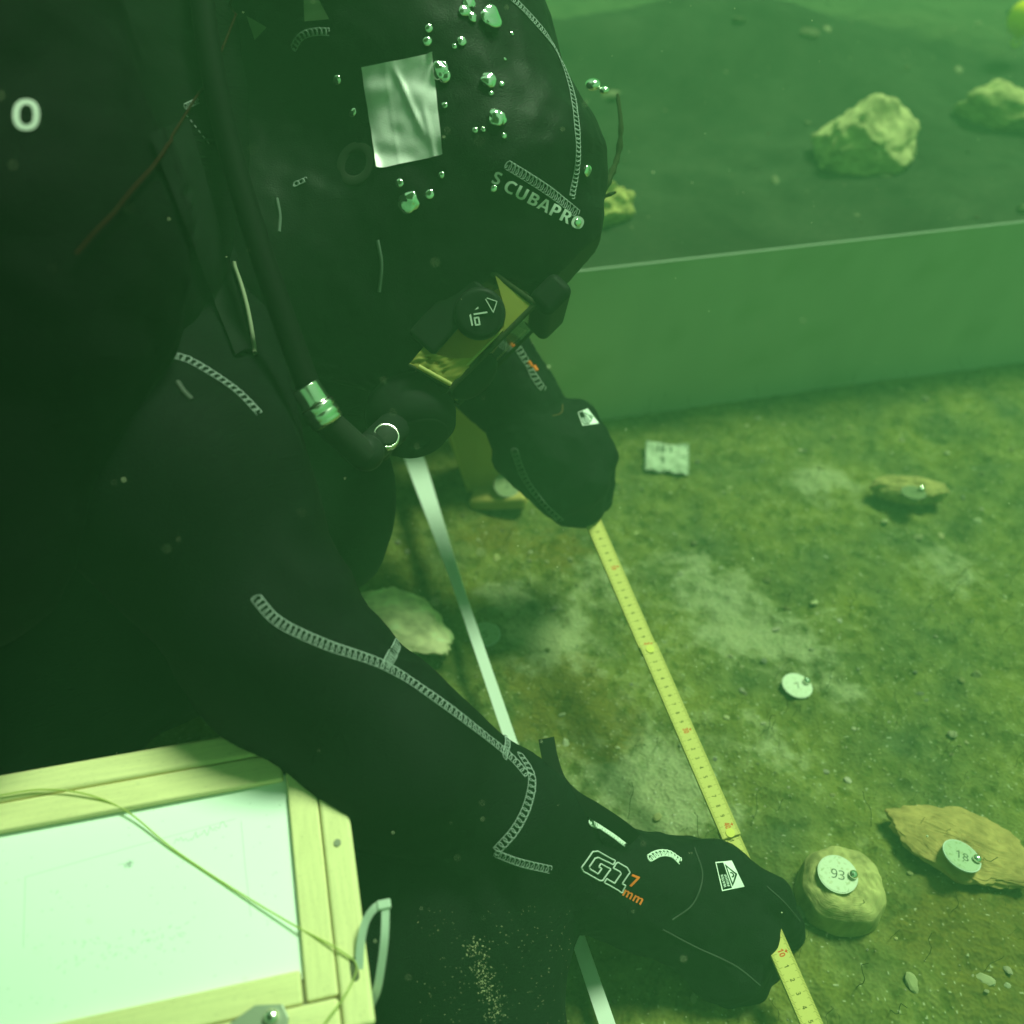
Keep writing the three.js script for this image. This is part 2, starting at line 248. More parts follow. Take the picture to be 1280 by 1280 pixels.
const wrinkle = (x, y, z) => 0.0035 * noise(x * 11, y * 11, z * 11) + 0.0026 * Math.sin(46 * (x * 0.6 + y * 0.8) + 5 * noise(x * 7, y * 7, z * 7)) * smooth(noise(x * 5, y * 5, z * 5 + 3), -0.1, 0.6);
const bodyF = (x, y, z) => { const d = bodyBase(x, y, z); return d > 0.05 ? d : d + wrinkle(x, y, z); };
const person = thing('person', 'diver in black wetsuit, hood and gloves leaning over the trench with a folding rule', 'person', G(585, 1260));
{
  const box = boundsOf(bodyCaps, 0.02), g = nets(bodyF, box, 0.0105);
  paint(g, (x, y, z) => { const face = faceF(x, y, z) > -0.018 && V(x, y, z).distanceTo(OM) < 0.13; const n = 1 + 0.35 * noise(x * 6, y * 6, z * 6) + 0.2 * noise(x * 30, y * 30, z * 30); return face ? [0.42, 0.27, 0.19] : [0.0040 * n, 0.0044 * n, 0.0052 * n]; });
  const body = put('body', g, suitMat, person);
  const lines = [
    [[[318, 745], [345, 775], [400, 803], [480, 832], [540, 870], [600, 915], [640, 948], [661, 972]], 0.0075],
    [[[482, 832], [492, 815], [499, 800]], 0.008],
    [[[630, 948], [634, 925], [626, 908]], 0.006],
    [[[648, 940], [664, 968], [661, 1000], [645, 1035], [618, 1066]], 0.0075],
    [[[618, 1066], [650, 1078], [688, 1087]], 0.006],
    [[[524, 812], [540, 826], [556, 840], [574, 856], [592, 874]], 0.003],
    [[[194, 441], [230, 448], [270, 470], [300, 492], [324, 517]], 0.0065],
  ];
  for (const [pts, w] of lines) { const s = stitches(bodyF, pts, w); if (s) put('stitching', s, threadMat, body); }
  // hood
  const hoodCaps = [...chain([584, 212, HEAD_D, 0.121], [512, 58, HEAD_D, 0.119], [430, 0, HEAD_D, 0.115]), ...chain([665, 300, HEAD_D, 0.062], [640, 250, HEAD_D, 0.085]), ...chain([560, 320, HEAD_D, 0.085], [500, 400, HEAD_D, 0.072]), ...chain([490, 310, HEAD_D, 0.09], [330, 345, 0.95, 0.115]), ...chain([430, 0, HEAD_D, 0.115], [370, 170, 0.97, 0.10], [350, 330, 0.95, 0.10])];
  const hb = field(hoodCaps, 0.05);
  var hoodF = (x, y, z) => { const d = hb(x, y, z); if (d > 0.05) return d; const e = d + 0.0022 * noise(x * 13, y * 13, z * 13) + 0.0012 * noise(x * 34, y * 34, z * 34); return Math.max(e, faceF(x, y, z) + 0.012 - 0.03 * smooth((x - OM.x) * Ud.x + (y - OM.y) * Ud.y + (z - OM.z) * Ud.z, 0.03, 0.075)); };
  const hood = put('hood', nets(hoodF, boundsOf(hoodCaps, 0.015), 0.0075), hoodMat, person);
  for (const [pts, w] of [[[[630, -12], [660, 18], [690, 55], [712, 105], [720, 150], [722, 200], [714, 248]], 0.0062], [[[632, 205], [660, 222], [690, 242], [722, 268]], 0.0075], [[[366, 62], [376, 46], [392, 40], [412, 40]], 0.0055], [[[366, 232], [384, 224]], 0.004]]) { const s = stitches(hoodF, pts, w, 0.0042, 0.0005); if (s) put('stitching', s, threadMat, hood); }
  put('lettering', lettering(hoodF, 'S', [613, 228], [0.93, 0.36], 16), printMat, hood);
  put('lettering', lettering(hoodF, 'CUBAPRO', [627, 237], [0.885, 0.465], 15.5, 0.0009, 1.12), printMat, hood);
  for (const [pts, r] of [[[[472, 300], [477, 330], [474, 365]], 0.0016], [[[346, 248], [350, 270], [349, 290]], 0.0015]]) { const s = onLine(hoodF, pts, r, 0.0004); if (s) put('edge_piping', s, std(0.10, 0.12, 0.11, 0.6), hood); }
  for (const q of [[[380, 0], [398, -2], [412, 24], [381, 27]], [[309, 20], [322, 27], [334, 34], [319, 50]]]) if (q.every(([x, y]) => hit(hoodF, x, y))) put('pale_patch', sheetOn(hoodF, q, 6, 6, () => 0.0008), std(0.16, 0.19, 0.13, 0.8), hood);  // two small pale patches laid on the rear of the hood
  // a worn round vent over the ear
  { const c = hit(hoodF, 445, 205); if (c) { const n = grad(hoodF, c, 0.004); put('ear_vent', latheAlong([[0.010, 0.0002], [0.012, 0.002], [0.0185, 0.002], [0.0195, 0.0004], [0.0195, -0.004]], c, n), std(0.03, 0.032, 0.028, 0.5), hood); } }
  // silver tape
  const tape = sheetOn(hoodF, [[452, 84], [540, 67], [554, 194], [473, 212]], 36, 48, (u, v) => 0.0014 + 0.0022 * Math.exp(-(((u - 0.42 - 0.45 * v) / 0.04) ** 2)) * smooth(v, 0.02, 0.2) * (1 - smooth(v, 0.55, 0.95)) + 0.0012 * Math.exp(-(((u - 0.72 - 0.16 * v) / 0.04) ** 2)) * smooth(v, 0.4, 0.6) + 0.0004 * Math.exp(-(((u - 0.33) / 0.03) ** 2)) + 0.0006 * noise(u * 3, v * 4, 2) + 0.0035 * Math.pow(Math.abs(u - 0.5) * 2, 10) * smooth(v, 0.6, 1) + 0.004 * smooth(u, 0.9, 1) * smooth(0.08 - v, 0, 0.08));
  const weave = dataTex(128, 128, (u, v) => { const n = 0.5 + 0.2 * Math.sin(u * 2 * Math.PI * 32) + 0.15 * Math.sin(v * 2 * Math.PI * 24) + 0.15 * noise(u * 20, v * 20, 9); return [n, n, n]; });
  weave.repeat.set(2, 3);
  put('silver_tape', tape, phys(0.78, 0.72, 0.76, 0.38, { metalness: 0.1, bumpMap: weave, bumpScale: 0.0002, side: THREE.DoubleSide }), hood);
}
// gloves
const rGlove = [...chain([690, 1076, 0.88, 0.054], [760, 1100, 0.90, 0.048], [800, 1108, 0.905, 0.044]),
  ...chain([800, 1095, 0.915, 0.036], [895, 1092, 0.925, 0.030]), ...chain([800, 1115, 0.905, 0.038], [895, 1130, 0.915, 0.031]), ...chain([790, 1140, 0.905, 0.036], [875, 1165, 0.915, 0.030]),
  ...chain([890, 1088, 0.92, 0.027], [960, 1122, 0.925, 0.021], [984, 1165, 0.955, 0.017]),
  ...chain([890, 1130, 0.91, 0.027], [945, 1172, 0.915, 0.021], [960, 1210, 0.95, 0.0175]),
  ...chain([875, 1160, 0.91, 0.026], [925, 1212, 0.915, 0.021], [938, 1243, 0.945, 0.017]),
  ...chain([845, 1170, 0.912, 0.024], [893, 1222, 0.92, 0.019], [908, 1246, 0.945, 0.016]),
  ...chain([820, 1085, 0.935, 0.028], [890, 1085, 0.965, 0.021], [950, 1130, 0.985, 0.017])];
const lGlove = [...chain([602, 436, 1.15, 0.055], [652, 508, 1.15, 0.047], [672, 550, 1.15, 0.048]),
  ...chain([665, 545, 1.15, 0.045], [715, 560, 1.15, 0.040]), ...chain([660, 560, 1.15, 0.042], [690, 600, 1.16, 0.034]),
  ...chain([722, 530, 1.15, 0.028], [745, 570, 1.14, 0.022], [748, 618, 1.165, 0.018]),
  ...chain([715, 560, 1.13, 0.028], [733, 600, 1.125, 0.022], [737, 635, 1.16, 0.018]),
  ...chain([695, 580, 1.13, 0.028], [718, 615, 1.13, 0.021], [724, 640, 1.16, 0.017]),
  ...chain([672, 590, 1.14, 0.026], [698, 625, 1.14, 0.020], [708, 643, 1.165, 0.016]),
  ...chain([700, 545, 1.19, 0.026], [745, 590, 1.215, 0.02], [748, 625, 1.205, 0.017])];
const rBase = field(rGlove, 0.012), lBase = field(lGlove, 0.013);
const crease = (x, y, z) => 0.0026 * noise(x * 24, y * 24, z * 24) + 0.0007 * noise(x * 60, y * 60, z * 60);
const rF = (x, y, z) => { const d = rBase(x, y, z); return d > 0.03 ? d : d + crease(x, y, z); }, lF = (x, y, z) => { const d = lBase(x, y, z); return d > 0.03 ? d : d + crease(x, y, z); };
const waterLogo = canvasTex(128, 160, (c) => { c.fillStyle = '#e8efe8'; c.fillRect(0, 0, 128, 160); c.fillStyle = '#0c1210'; c.fillRect(6, 6, 52, 148); c.fillStyle = '#dfe8e2'; c.save(); c.translate(32, 148); c.rotate(-Math.PI / 2); c.font = 'bold 22px sans-serif'; c.fillText('WATER', 6, -2); c.fillText('PROOF', 6, 20); c.restore(); c.fillStyle = '#0c1210'; c.beginPath(); c.moveTo(64, 14); c.lineTo(122, 80); c.lineTo(64, 146); c.fill(); c.fillStyle = '#e8efe8'; c.beginPath(); c.moveTo(72, 34); c.lineTo(108, 80); c.lineTo(72, 126); c.fill(); c.strokeStyle = '#0c1210'; c.lineWidth = 8; c.beginPath(); c.arc(84, 80, 12, -1.9, 1.9); c.stroke(); });
const logoMat = wet({ map: waterLogo, roughness: 0.55 });
{
  const gl = put('glove', nets(rF, boundsOf(rGlove, 0.012), 0.0042), gloveMat, person);
  gl.userData.label = 'black right glove with G1 lettering gripping the near end of the rule';
  const patch = sheetOn(rF, [[894, 1078], [914, 1076], [930, 1108], [902, 1114]], 8, 8, () => 0.0011); put('logo_patch', patch, logoMat, gl);
  const cuffF = (x, y, z) => Math.min(rF(x, y, z), bodyF(x, y, z));
  const outline = (pts) => { const s = onLine(cuffF, pts, 0.00075, 0.0005, true); if (s) put('lettering', s, printMat, gl); };
  const T = (x, y) => [440 + x / 3.556, 1000 + y / 3.556];   // letter plane of the cuff print
  outline([[1018, 300], [1068, 230], [1090, 228], [1170, 272], [1160, 288], [1092, 256], [1078, 260], [1052, 298], [1058, 308], [1092, 328], [1108, 306], [1095, 298], [1104, 284], [1148, 308], [1112, 358], [1100, 358], [1026, 316]].map((q) => T(...q)));
  outline([[1172, 285], [1180, 278], [1222, 302], [1234, 322], [1200, 372], [1215, 380], [1200, 412], [1120, 366], [1130, 350], [1165, 370], [1195, 328], [1188, 318], [1160, 304]].map((q) => T(...q)));
  put('lettering', lettering(cuffF, '7', [784, 1106], [0.93, 0.36], 15), orangeMat, gl);
  put('lettering', lettering(cuffF, 'mm', [776, 1118], [0.88, 0.47], 11), orangeMat, gl);
  for (const [pts, w] of [[[[736, 1026], [758, 1038], [782, 1055]], 0.007], [[[810, 1074], [824, 1067], [838, 1068], [850, 1077]], 0.006]]) { const s = stitches(cuffF, pts, w, 0.004, 0.0009); if (s) put('reflective_stitching', s, std(0.6, 0.66, 0.6, 0.5), gl); }
  for (const pts of [[[828, 1162], [870, 1184], [920, 1208], [950, 1232]], [[868, 1060], [878, 1095], [866, 1130], [840, 1150]], [[958, 1108], [980, 1128], [1000, 1152]]]) { const s = onLine(rF, pts, 0.0009, 0.0002); if (s) put('seam', s, std(0.045, 0.05, 0.045, 0.7), gl); }
  // pull strap of the cuff
  const q = [[683, 924, 0.86], [688, 950, 0.855], [698, 978, 0.848], [716, 998, 0.84], [742, 1014, 0.838], [770, 1032, 0.845], [794, 1050, 0.862]].map((a) => P(...a)), c = new THREE.CatmullRomCurve3(q), strip = [];
  const g = new THREE.PlaneGeometry(1, 1, 40, 2), p = g.attributes.position;
  for (let i = 0; i < p.count; i++) { const u = p.getX(i) + 0.5, v = p.getY(i), t = c.getTangent(u), s = t.clone().cross(CF).normalize(), w = c.getPoint(u).addScaledVector(s, -v * 0.014).addScaledVector(CF, 0.004 * v * v); p.setXYZ(i, w.x, w.y, w.z); }
  g.computeVertexNormals(); const back = g.clone(); back.translate(CF.x * 0.0035, CF.y * 0.0035, CF.z * 0.0035);
  put('pull_strap', mergeGeometries([g, back]), std(0.012, 0.012, 0.012, 0.6, { side: THREE.DoubleSide }), gl);
  const tabG = onLine(rF, [[712, 1006], [722, 1016], [728, 1022]], 0.003, 0.001); if (tabG) put('orange_tab', tabG, std(0.5, 0.06, 0.015, 0.6), gl);
}
{
  const gl = put('glove', nets(lF, boundsOf(lGlove, 0.012), 0.0048), gloveMat, person);
  gl.userData.label = 'black left glove holding the far end of the rule under the mask';
  put('logo_patch', sheetOn(lF, [[722, 516], [734, 511], [748, 530], [728, 533]], 6, 6, () => 0.0012), logoMat, gl);
  for (const [pts, w] of [[[[625, 412], [640, 425], [655, 448], [672, 478], [680, 488]], 0.009], [[[642, 560], [655, 595], [678, 628], [700, 650]], 0.008]]) { const s = stitches(lF, pts, w, 0.006, 0.0008); if (s) put('reflective_stitching', s, std(0.16, 0.18, 0.16, 0.6), gl); }
  for (const pts of [[[660, 452], [664, 458]], [[667, 458], [671, 464]]]) { const a = hit(lF, ...pts[0]), b = hit(lF, ...pts[1]); if (a && b) put('orange_tab', between(a, b, 0.003, 0.003, 8), orangeMat, gl); }
  const s = onLine(lF, [[690, 520], [702, 516], [703, 506]], 0.0008, 0.0002); if (s) put('seam', s, std(0.1, 0.06, 0.03, 0.7), gl);
}

// diving mask
{
  const mg = thing('diving_mask', 'black diving mask with yellowish side windows on the diver\u2019s face', 'diving mask', OM);
  mg.quaternion.setFromRotationMatrix(basis(Fd, Ud, Rd, V(0, 0, 0)));    // x to the front, y to the crown, z to the diver's right
  const pane = (tint) => phys(...tint, 0.06, { transmission: 1, thickness: 0, ior: 1.3, side: THREE.DoubleSide });
  const yellow = phys(0.62, 0.52, 0.13, 0.38, { transmission: 0.72, thickness: 0, ior: 1.3, side: THREE.DoubleSide }), clear = pane([0.93, 0.95, 0.85]);
  const rub = std(0.010, 0.011, 0.011, 0.5), HZ = 0.062;
  const quadG = (...q) => { const g = new THREE.BufferGeometry(); g.setAttribute('position', new THREE.Float32BufferAttribute(q.flat(), 3)); g.setAttribute('uv', new THREE.Float32BufferAttribute([0, 0, 1, 0, 1, 1, 0, 1], 2)); g.setIndex([0, 1, 2, 0, 2, 3]); g.computeVertexNormals(); return local(g); };
  const rod = (a, b, r) => local(between(V(...a), V(...b), r, r, 8));
  for (const s of [1, -1]) {
    const z0 = s * (HZ + 0.012), z1 = s * HZ;
    put('side_window', quadG([-0.014, -0.072, z0], [0.024, -0.060, z1], [0.024, 0.043, z1], [-0.024, 0.033, z0]), phys(0.72, 0.66, 0.30, 0.10, { transmission: 0.96, thickness: 0, ior: 1.2, side: THREE.DoubleSide }), mg);
    const lowB = new THREE.PlaneGeometry(1, 1, 24, 10), lq = lowB.attributes.position, zo = s * 0.0012;
    for (let i = 0; i < lq.count; i++) { const u = lq.getX(i) + 0.5, v = lq.getY(i) + 0.5; lq.setXYZ(i, lerp(-0.0145, 0.0238, u) - 0.002 * v * (1 - u), lerp(lerp(-0.072, -0.060, u), lerp(-0.052, -0.022, u * u), v), lerp(z0, z1, u) + zo + 0.0016 * noise(u * 4, v * 2.5, 3) + 0.0008 * noise(u * 13, v * 7, 6)); }
    lowB.computeVertexNormals(); put('silicone_band', local(lowB), phys(0.60, 0.52, 0.14, 0.30, { transmission: 0.6, thickness: 0, ior: 1.35, specularIntensity: 0.8, side: THREE.DoubleSide }), mg);
    put('silicone_band', quadG([0.012, 0.020, (z0 + z1) / 2 + zo], [0.0238, 0.004, z1 + zo], [0.0238, 0.042, z1 + zo], [-0.016, 0.035, z0 + zo]), phys(0.60, 0.52, 0.14, 0.30, { transmission: 0.6, thickness: 0, ior: 1.35, specularIntensity: 0.8, side: THREE.DoubleSide }), mg);
    const fr = local(mergeGeometries([between(V(0.024, -0.062, z1), V(0.024, 0.044, z1), 0.0028, 0.0028, 8), between(V(-0.024, 0.034, z0), V(0.024, 0.044, z1), 0.0032, 0.0032, 8), between(V(-0.015, -0.073, z0), V(0.024, -0.061, z1), 0.0016, 0.0016, 8)]));
    put('skirt', local((() => { const g = new RoundedBoxGeometry(0.030, 0.074, 0.010, 4, 0.004); g.rotateZ(0.06); g.translate(-0.022, -0.016, z0 - s * 0.001); return g; })()), rub, mg);
    put('window_rib', local(mergeGeometries([between(V(-0.008, -0.068, z0 - s * 0.001), V(0.022, -0.0585, z1 + s * 0.001), 0.0022, 0.0022, 8), between(V(0.020, -0.055, z1 + s * 0.001), V(0.020, 0.040, z1 + s * 0.001), 0.0012, 0.0012, 8)])), phys(0.75, 0.66, 0.25, 0.3, { transmission: 0.5, thickness: 0 }), mg);
    put('window_frame', fr, std(0.03, 0.032, 0.02, 0.25), mg);
    const bk = put('strap_buckle', local(latheAlong([[0, 0.0], [0.0001, 0.0062], [0.0175, 0.0062], [0.0212, 0.0045], [0.0225, 0.0015], [0.0225, -0.008]], V(-0.002, 0.002, z0 + s * 0.002), V(0.15, 0, s))), blackPlastic, mg);
    // raised mark on the buckle: a triangle and block letters
    const bar = (x0, y0, x1, y1, w) => { const a = V(x0, y0, 0), b = V(x1, y1, 0), g = new THREE.BoxGeometry(a.distanceTo(b) + w * 0.6, w, 0.0006); g.rotateZ(Math.atan2(y1 - y0, x1 - x0)); g.translate((x0 + x1) / 2, (y0 + y1) / 2, 0); return g; };
    const mark = [bar(-0.006, 0.0095, 0.002, 0.0145, 0.0006), bar(0.002, 0.0145, 0.0065, 0.0075, 0.0006), bar(0.0065, 0.0075, -0.006, 0.0095, 0.0006),
      bar(-0.011, -0.002, 0.004, -0.010, 0.0012), bar(-0.010, 0.001, -0.004, -0.002, 0.0011), bar(-0.0085, 0.0035, -0.003, 0.0008, 0.0011), bar(-0.010, 0.001, -0.0085, 0.0035, 0.0011), bar(-0.003, 0.0008, -0.004, -0.002, 0.0011), bar(-0.0012, -0.004, 0.0035, 0.004, 0.0011), bar(0.001, -0.0055, 0.0055, -0.008, 0.0011), bar(0.0025, -0.003, 0.007, -0.0055, 0.0011), bar(0.001, -0.0055, 0.0025, -0.003, 0.0011), bar(0.0055, -0.008, 0.007, -0.0055, 0.0011)];
    const mk2 = mergeGeometries(mark); mk2.scale(1.2, 1.2, 1); mk2.applyMatrix4(new THREE.Matrix4().makeRotationZ(-0.1)); mk2.translate(-0.002, 0.002, 0); if (s < 0) mk2.scale(1, 1, 1); mk2.translate(0, 0, z0 + s * 0.0086);
    put('mark', local(mk2), std(0.45, 0.5, 0.46, 0.5), bk);
    put('strap_arm', local((() => { const g = new RoundedBoxGeometry(0.05, 0.022, 0.006, 3, 0.0025); g.rotateZ(-0.15); g.translate(-0.032, 0.006, z0 - s * 0.001); return g; })()), rub, mg);
  }
  put('front_lens', quadG([0.025, -0.06, -HZ], [0.025, -0.06, HZ], [0.025, 0.043, HZ], [0.025, 0.043, -HZ]), clear, mg);
  const brow = new RoundedBoxGeometry(0.026, 0.034, 0.136, 4, 0.008); brow.translate(0.028, 0.060, 0); put('brow_frame', local(brow), rub, mg);
  const low = new RoundedBoxGeometry(0.020, 0.012, 0.10, 4, 0.005); low.translate(0.012, -0.066, 0); put('lower_frame', local(low), rub, mg);
  const nose = new THREE.SphereGeometry(0.02, 20, 14); nose.scale(0.9, 1.4, 0.8); nose.translate(0.022, -0.035, 0); put('nose_pocket', local(nose), rub, mg);
}
// regulator with its hose
{
  const c = P(514, 522, 0.90), ax = Fd.clone().multiplyScalar(0.75).addScaledVector(Rd, 0.45).addScaledVector(Ud, -0.35).normalize();
  const rg = thing('regulator', 'black round breathing regulator at the diver\u2019s mouth with chrome hose fitting', 'regulator', c);
  put('second_stage', latheAlong([[0, -0.032], [0.022, -0.032], [0.034, -0.026], [0.0405, -0.012], [0.0415, 0.004], [0.038, 0.016], [0.030, 0.023], [0.018, 0.026], [0, 0.027]], c, ax, 48), std(0.010, 0.011, 0.011, 0.62), rg);
  put('front_cover', latheAlong([[0.010, 0.0272], [0.012, 0.029], [0.027, 0.0265], [0.029, 0.0245]], c, ax, 40), std(0.014, 0.015, 0.014, 0.6), rg);
  put('mouthpiece', between(c.clone().addScaledVector(Fd, -0.02), P(535, 440, 0.925), 0.016, 0.014, 16), blackPlastic, rg);
  const k0 = P(478, 552, 0.845), k1 = P(487, 541, 0.865), kd = Rd.clone().addScaledVector(CX, 0.3).addScaledVector(CY, 0.35).normalize();
  put('adjusting_knob', latheAlong([[0, 0.007], [0.0075, 0.007], [0.0095, 0.005], [0.0098, -0.030]], P(482, 547, 0.825), kd, 28), std(0.022, 0.024, 0.022, 0.5), rg);
  put('knob_ring', latheAlong([[0.0098, -0.003], [0.0114, -0.0025], [0.0116, 0.0035], [0.0104, 0.0050], [0.0096, 0.0042]], P(482, 547, 0.825), kd, 32), chrome, rg);
  const path = [[247, -60, 0.80], [255, 20, 0.79], [268, 100, 0.785], [290, 195, 0.785], [318, 290, 0.78], [348, 380, 0.775], [375, 455, 0.775], [392, 500, 0.775]].map((a) => P(...a));
  put('hose', tube(path, 0.0098, 14, false, 10), std(0.004, 0.0045, 0.0045, 0.7), rg);
  const f0 = P(381, 482, 0.772), f1 = P(420, 545, 0.785), fd = f1.clone().sub(f0).normalize();
  put('hose_crimp', latheAlong([[0.0102, 0], [0.0116, 0.0006], [0.0119, 0.014], [0.0128, 0.016]], f0, fd, 28), chrome, rg);
  put('hose_nut', latheAlong([[0.0128, 0], [0.0140, 0.001], [0.0140, 0.005], [0.0126, 0.006], [0.0140, 0.007], [0.0143, 0.011], [0.0128, 0.0125], [0.0138, 0.0135], [0.0134, 0.017], [0.009, 0.018]], f0.clone().addScaledVector(fd, 0.017), fd, 28), chrome, rg);
  put('swivel', between(f0.clone().addScaledVector(fd, 0.033), P(455, 570, 0.805), 0.0115, 0.0125, 18), std(0.018, 0.02, 0.018, 0.4), rg);
  put('swivel_joint', (() => { const g = new THREE.SphereGeometry(0.0155, 20, 14); const q = P(457, 566, 0.81); g.translate(q.x, q.y, q.z); return g; })(), std(0.016, 0.018, 0.017, 0.4), rg);
  put('inlet', between(P(457, 566, 0.81), P(492, 535, 0.87), 0.013, 0.015, 18), blackPlastic, rg);
}
// buoyancy vest
{
  const vt = thing('buoyancy_vest', 'black buoyancy vest strapped over the diver\u2019s back and shoulder', 'buoyancy vest', P(40, 300, 0.9));
  const caps = [...chain([-80, 60, 0.68, 0.13], [-30, 330, 0.68, 0.13], [-120, 620, 0.68, 0.12]), ...chain([150, -40, 0.95, 0.16], [20, 330, 0.80, 0.14]), ...chain([210, 120, 0.92, 0.10], [170, 330, 0.86, 0.10])];
  const vb = field(caps, 0.05), vf = (x, y, z) => { const d = vb(x, y, z); return d > 0.04 ? d : d + 0.005 * noise(x * 9, y * 9, z * 9) + 0.002 * noise(x * 25, y * 25, z * 25); };
  const bl = put('air_cell', nets(vf, boundsOf(caps, 0.015), 0.010), new THREE.MeshPhysicalMaterial({ color: new THREE.Color().setRGB(0.003, 0.0033, 0.0036), roughness: 0.8, specularIntensity: WET, bumpMap: neoBump, bumpScale: 0.0006 }), vt);
  const ring = hit(vf, 33, 145); if (ring) { put('lettering', lettering(vf, 'O', [12, 163], [1, 0.02], 38, 0.001), std(0.42, 0.42, 0.42, 0.6), bl); }
  const all = (x, y, z) => Math.min(vf(x, y, z), bodyF(x, y, z), hoodF(x, y, z));
  const strap = sheetOn(all, [[180, 170], [232, 150], [312, 440], [292, 448]], 10, 40, (u) => 0.004 + 0.002 * Math.sin(u * Math.PI)); put('shoulder_strap', strap, std(0.007, 0.008, 0.008, 0.6, { side: THREE.DoubleSide }), vt);
  const pip = onLine(all, [[287, 328], [298, 362], [308, 402], [315, 446]], 0.0019, 0.004); if (pip) put('piping', pip, std(0.26, 0.27, 0.2, 0.6), vt);
  const st = stitches(all, [[230, 134], [247, 126]], 0.004, 0.0028, 0.0004); if (st) put('stitching', st, threadMat, vt);
  const dash = []; for (let i = 0; i < 6; i++) { const a = hit(all, 233 + i * 5.2, 144 + i * 6.6), b = hit(all, 235.5 + i * 5.2, 147 + i * 6.6); if (a && b) dash.push(between(a.addScaledVector(Rd, 0.001), b.addScaledVector(Rd, 0.001), 0.0005, 0.0005, 5)); } if (dash.length) put('thread_dashes', mergeGeometries(dash), threadMat, vt);
  const scuff = onLine(all, [[222, 478], [230, 490], [240, 500]], 0.002, 0.0002); if (scuff) put('pale_patch', scuff, std(0.07, 0.075, 0.07, 0.9), vt);
  const red = trace(all, [[300, -10], [282, 40], [262, 88], [230, 140], [190, 200], [140, 262], [90, 320]], 6).map(({ p, n }) => p.clone().addScaledVector(n, 0.006)); if (red.length > 3) tag(put('red_cord', tube(red, 0.0011, 6), std(0.022, 0.005, 0.004, 0.8)), 'thin dark red cord running down across the buoyancy vest', 'cord');
}

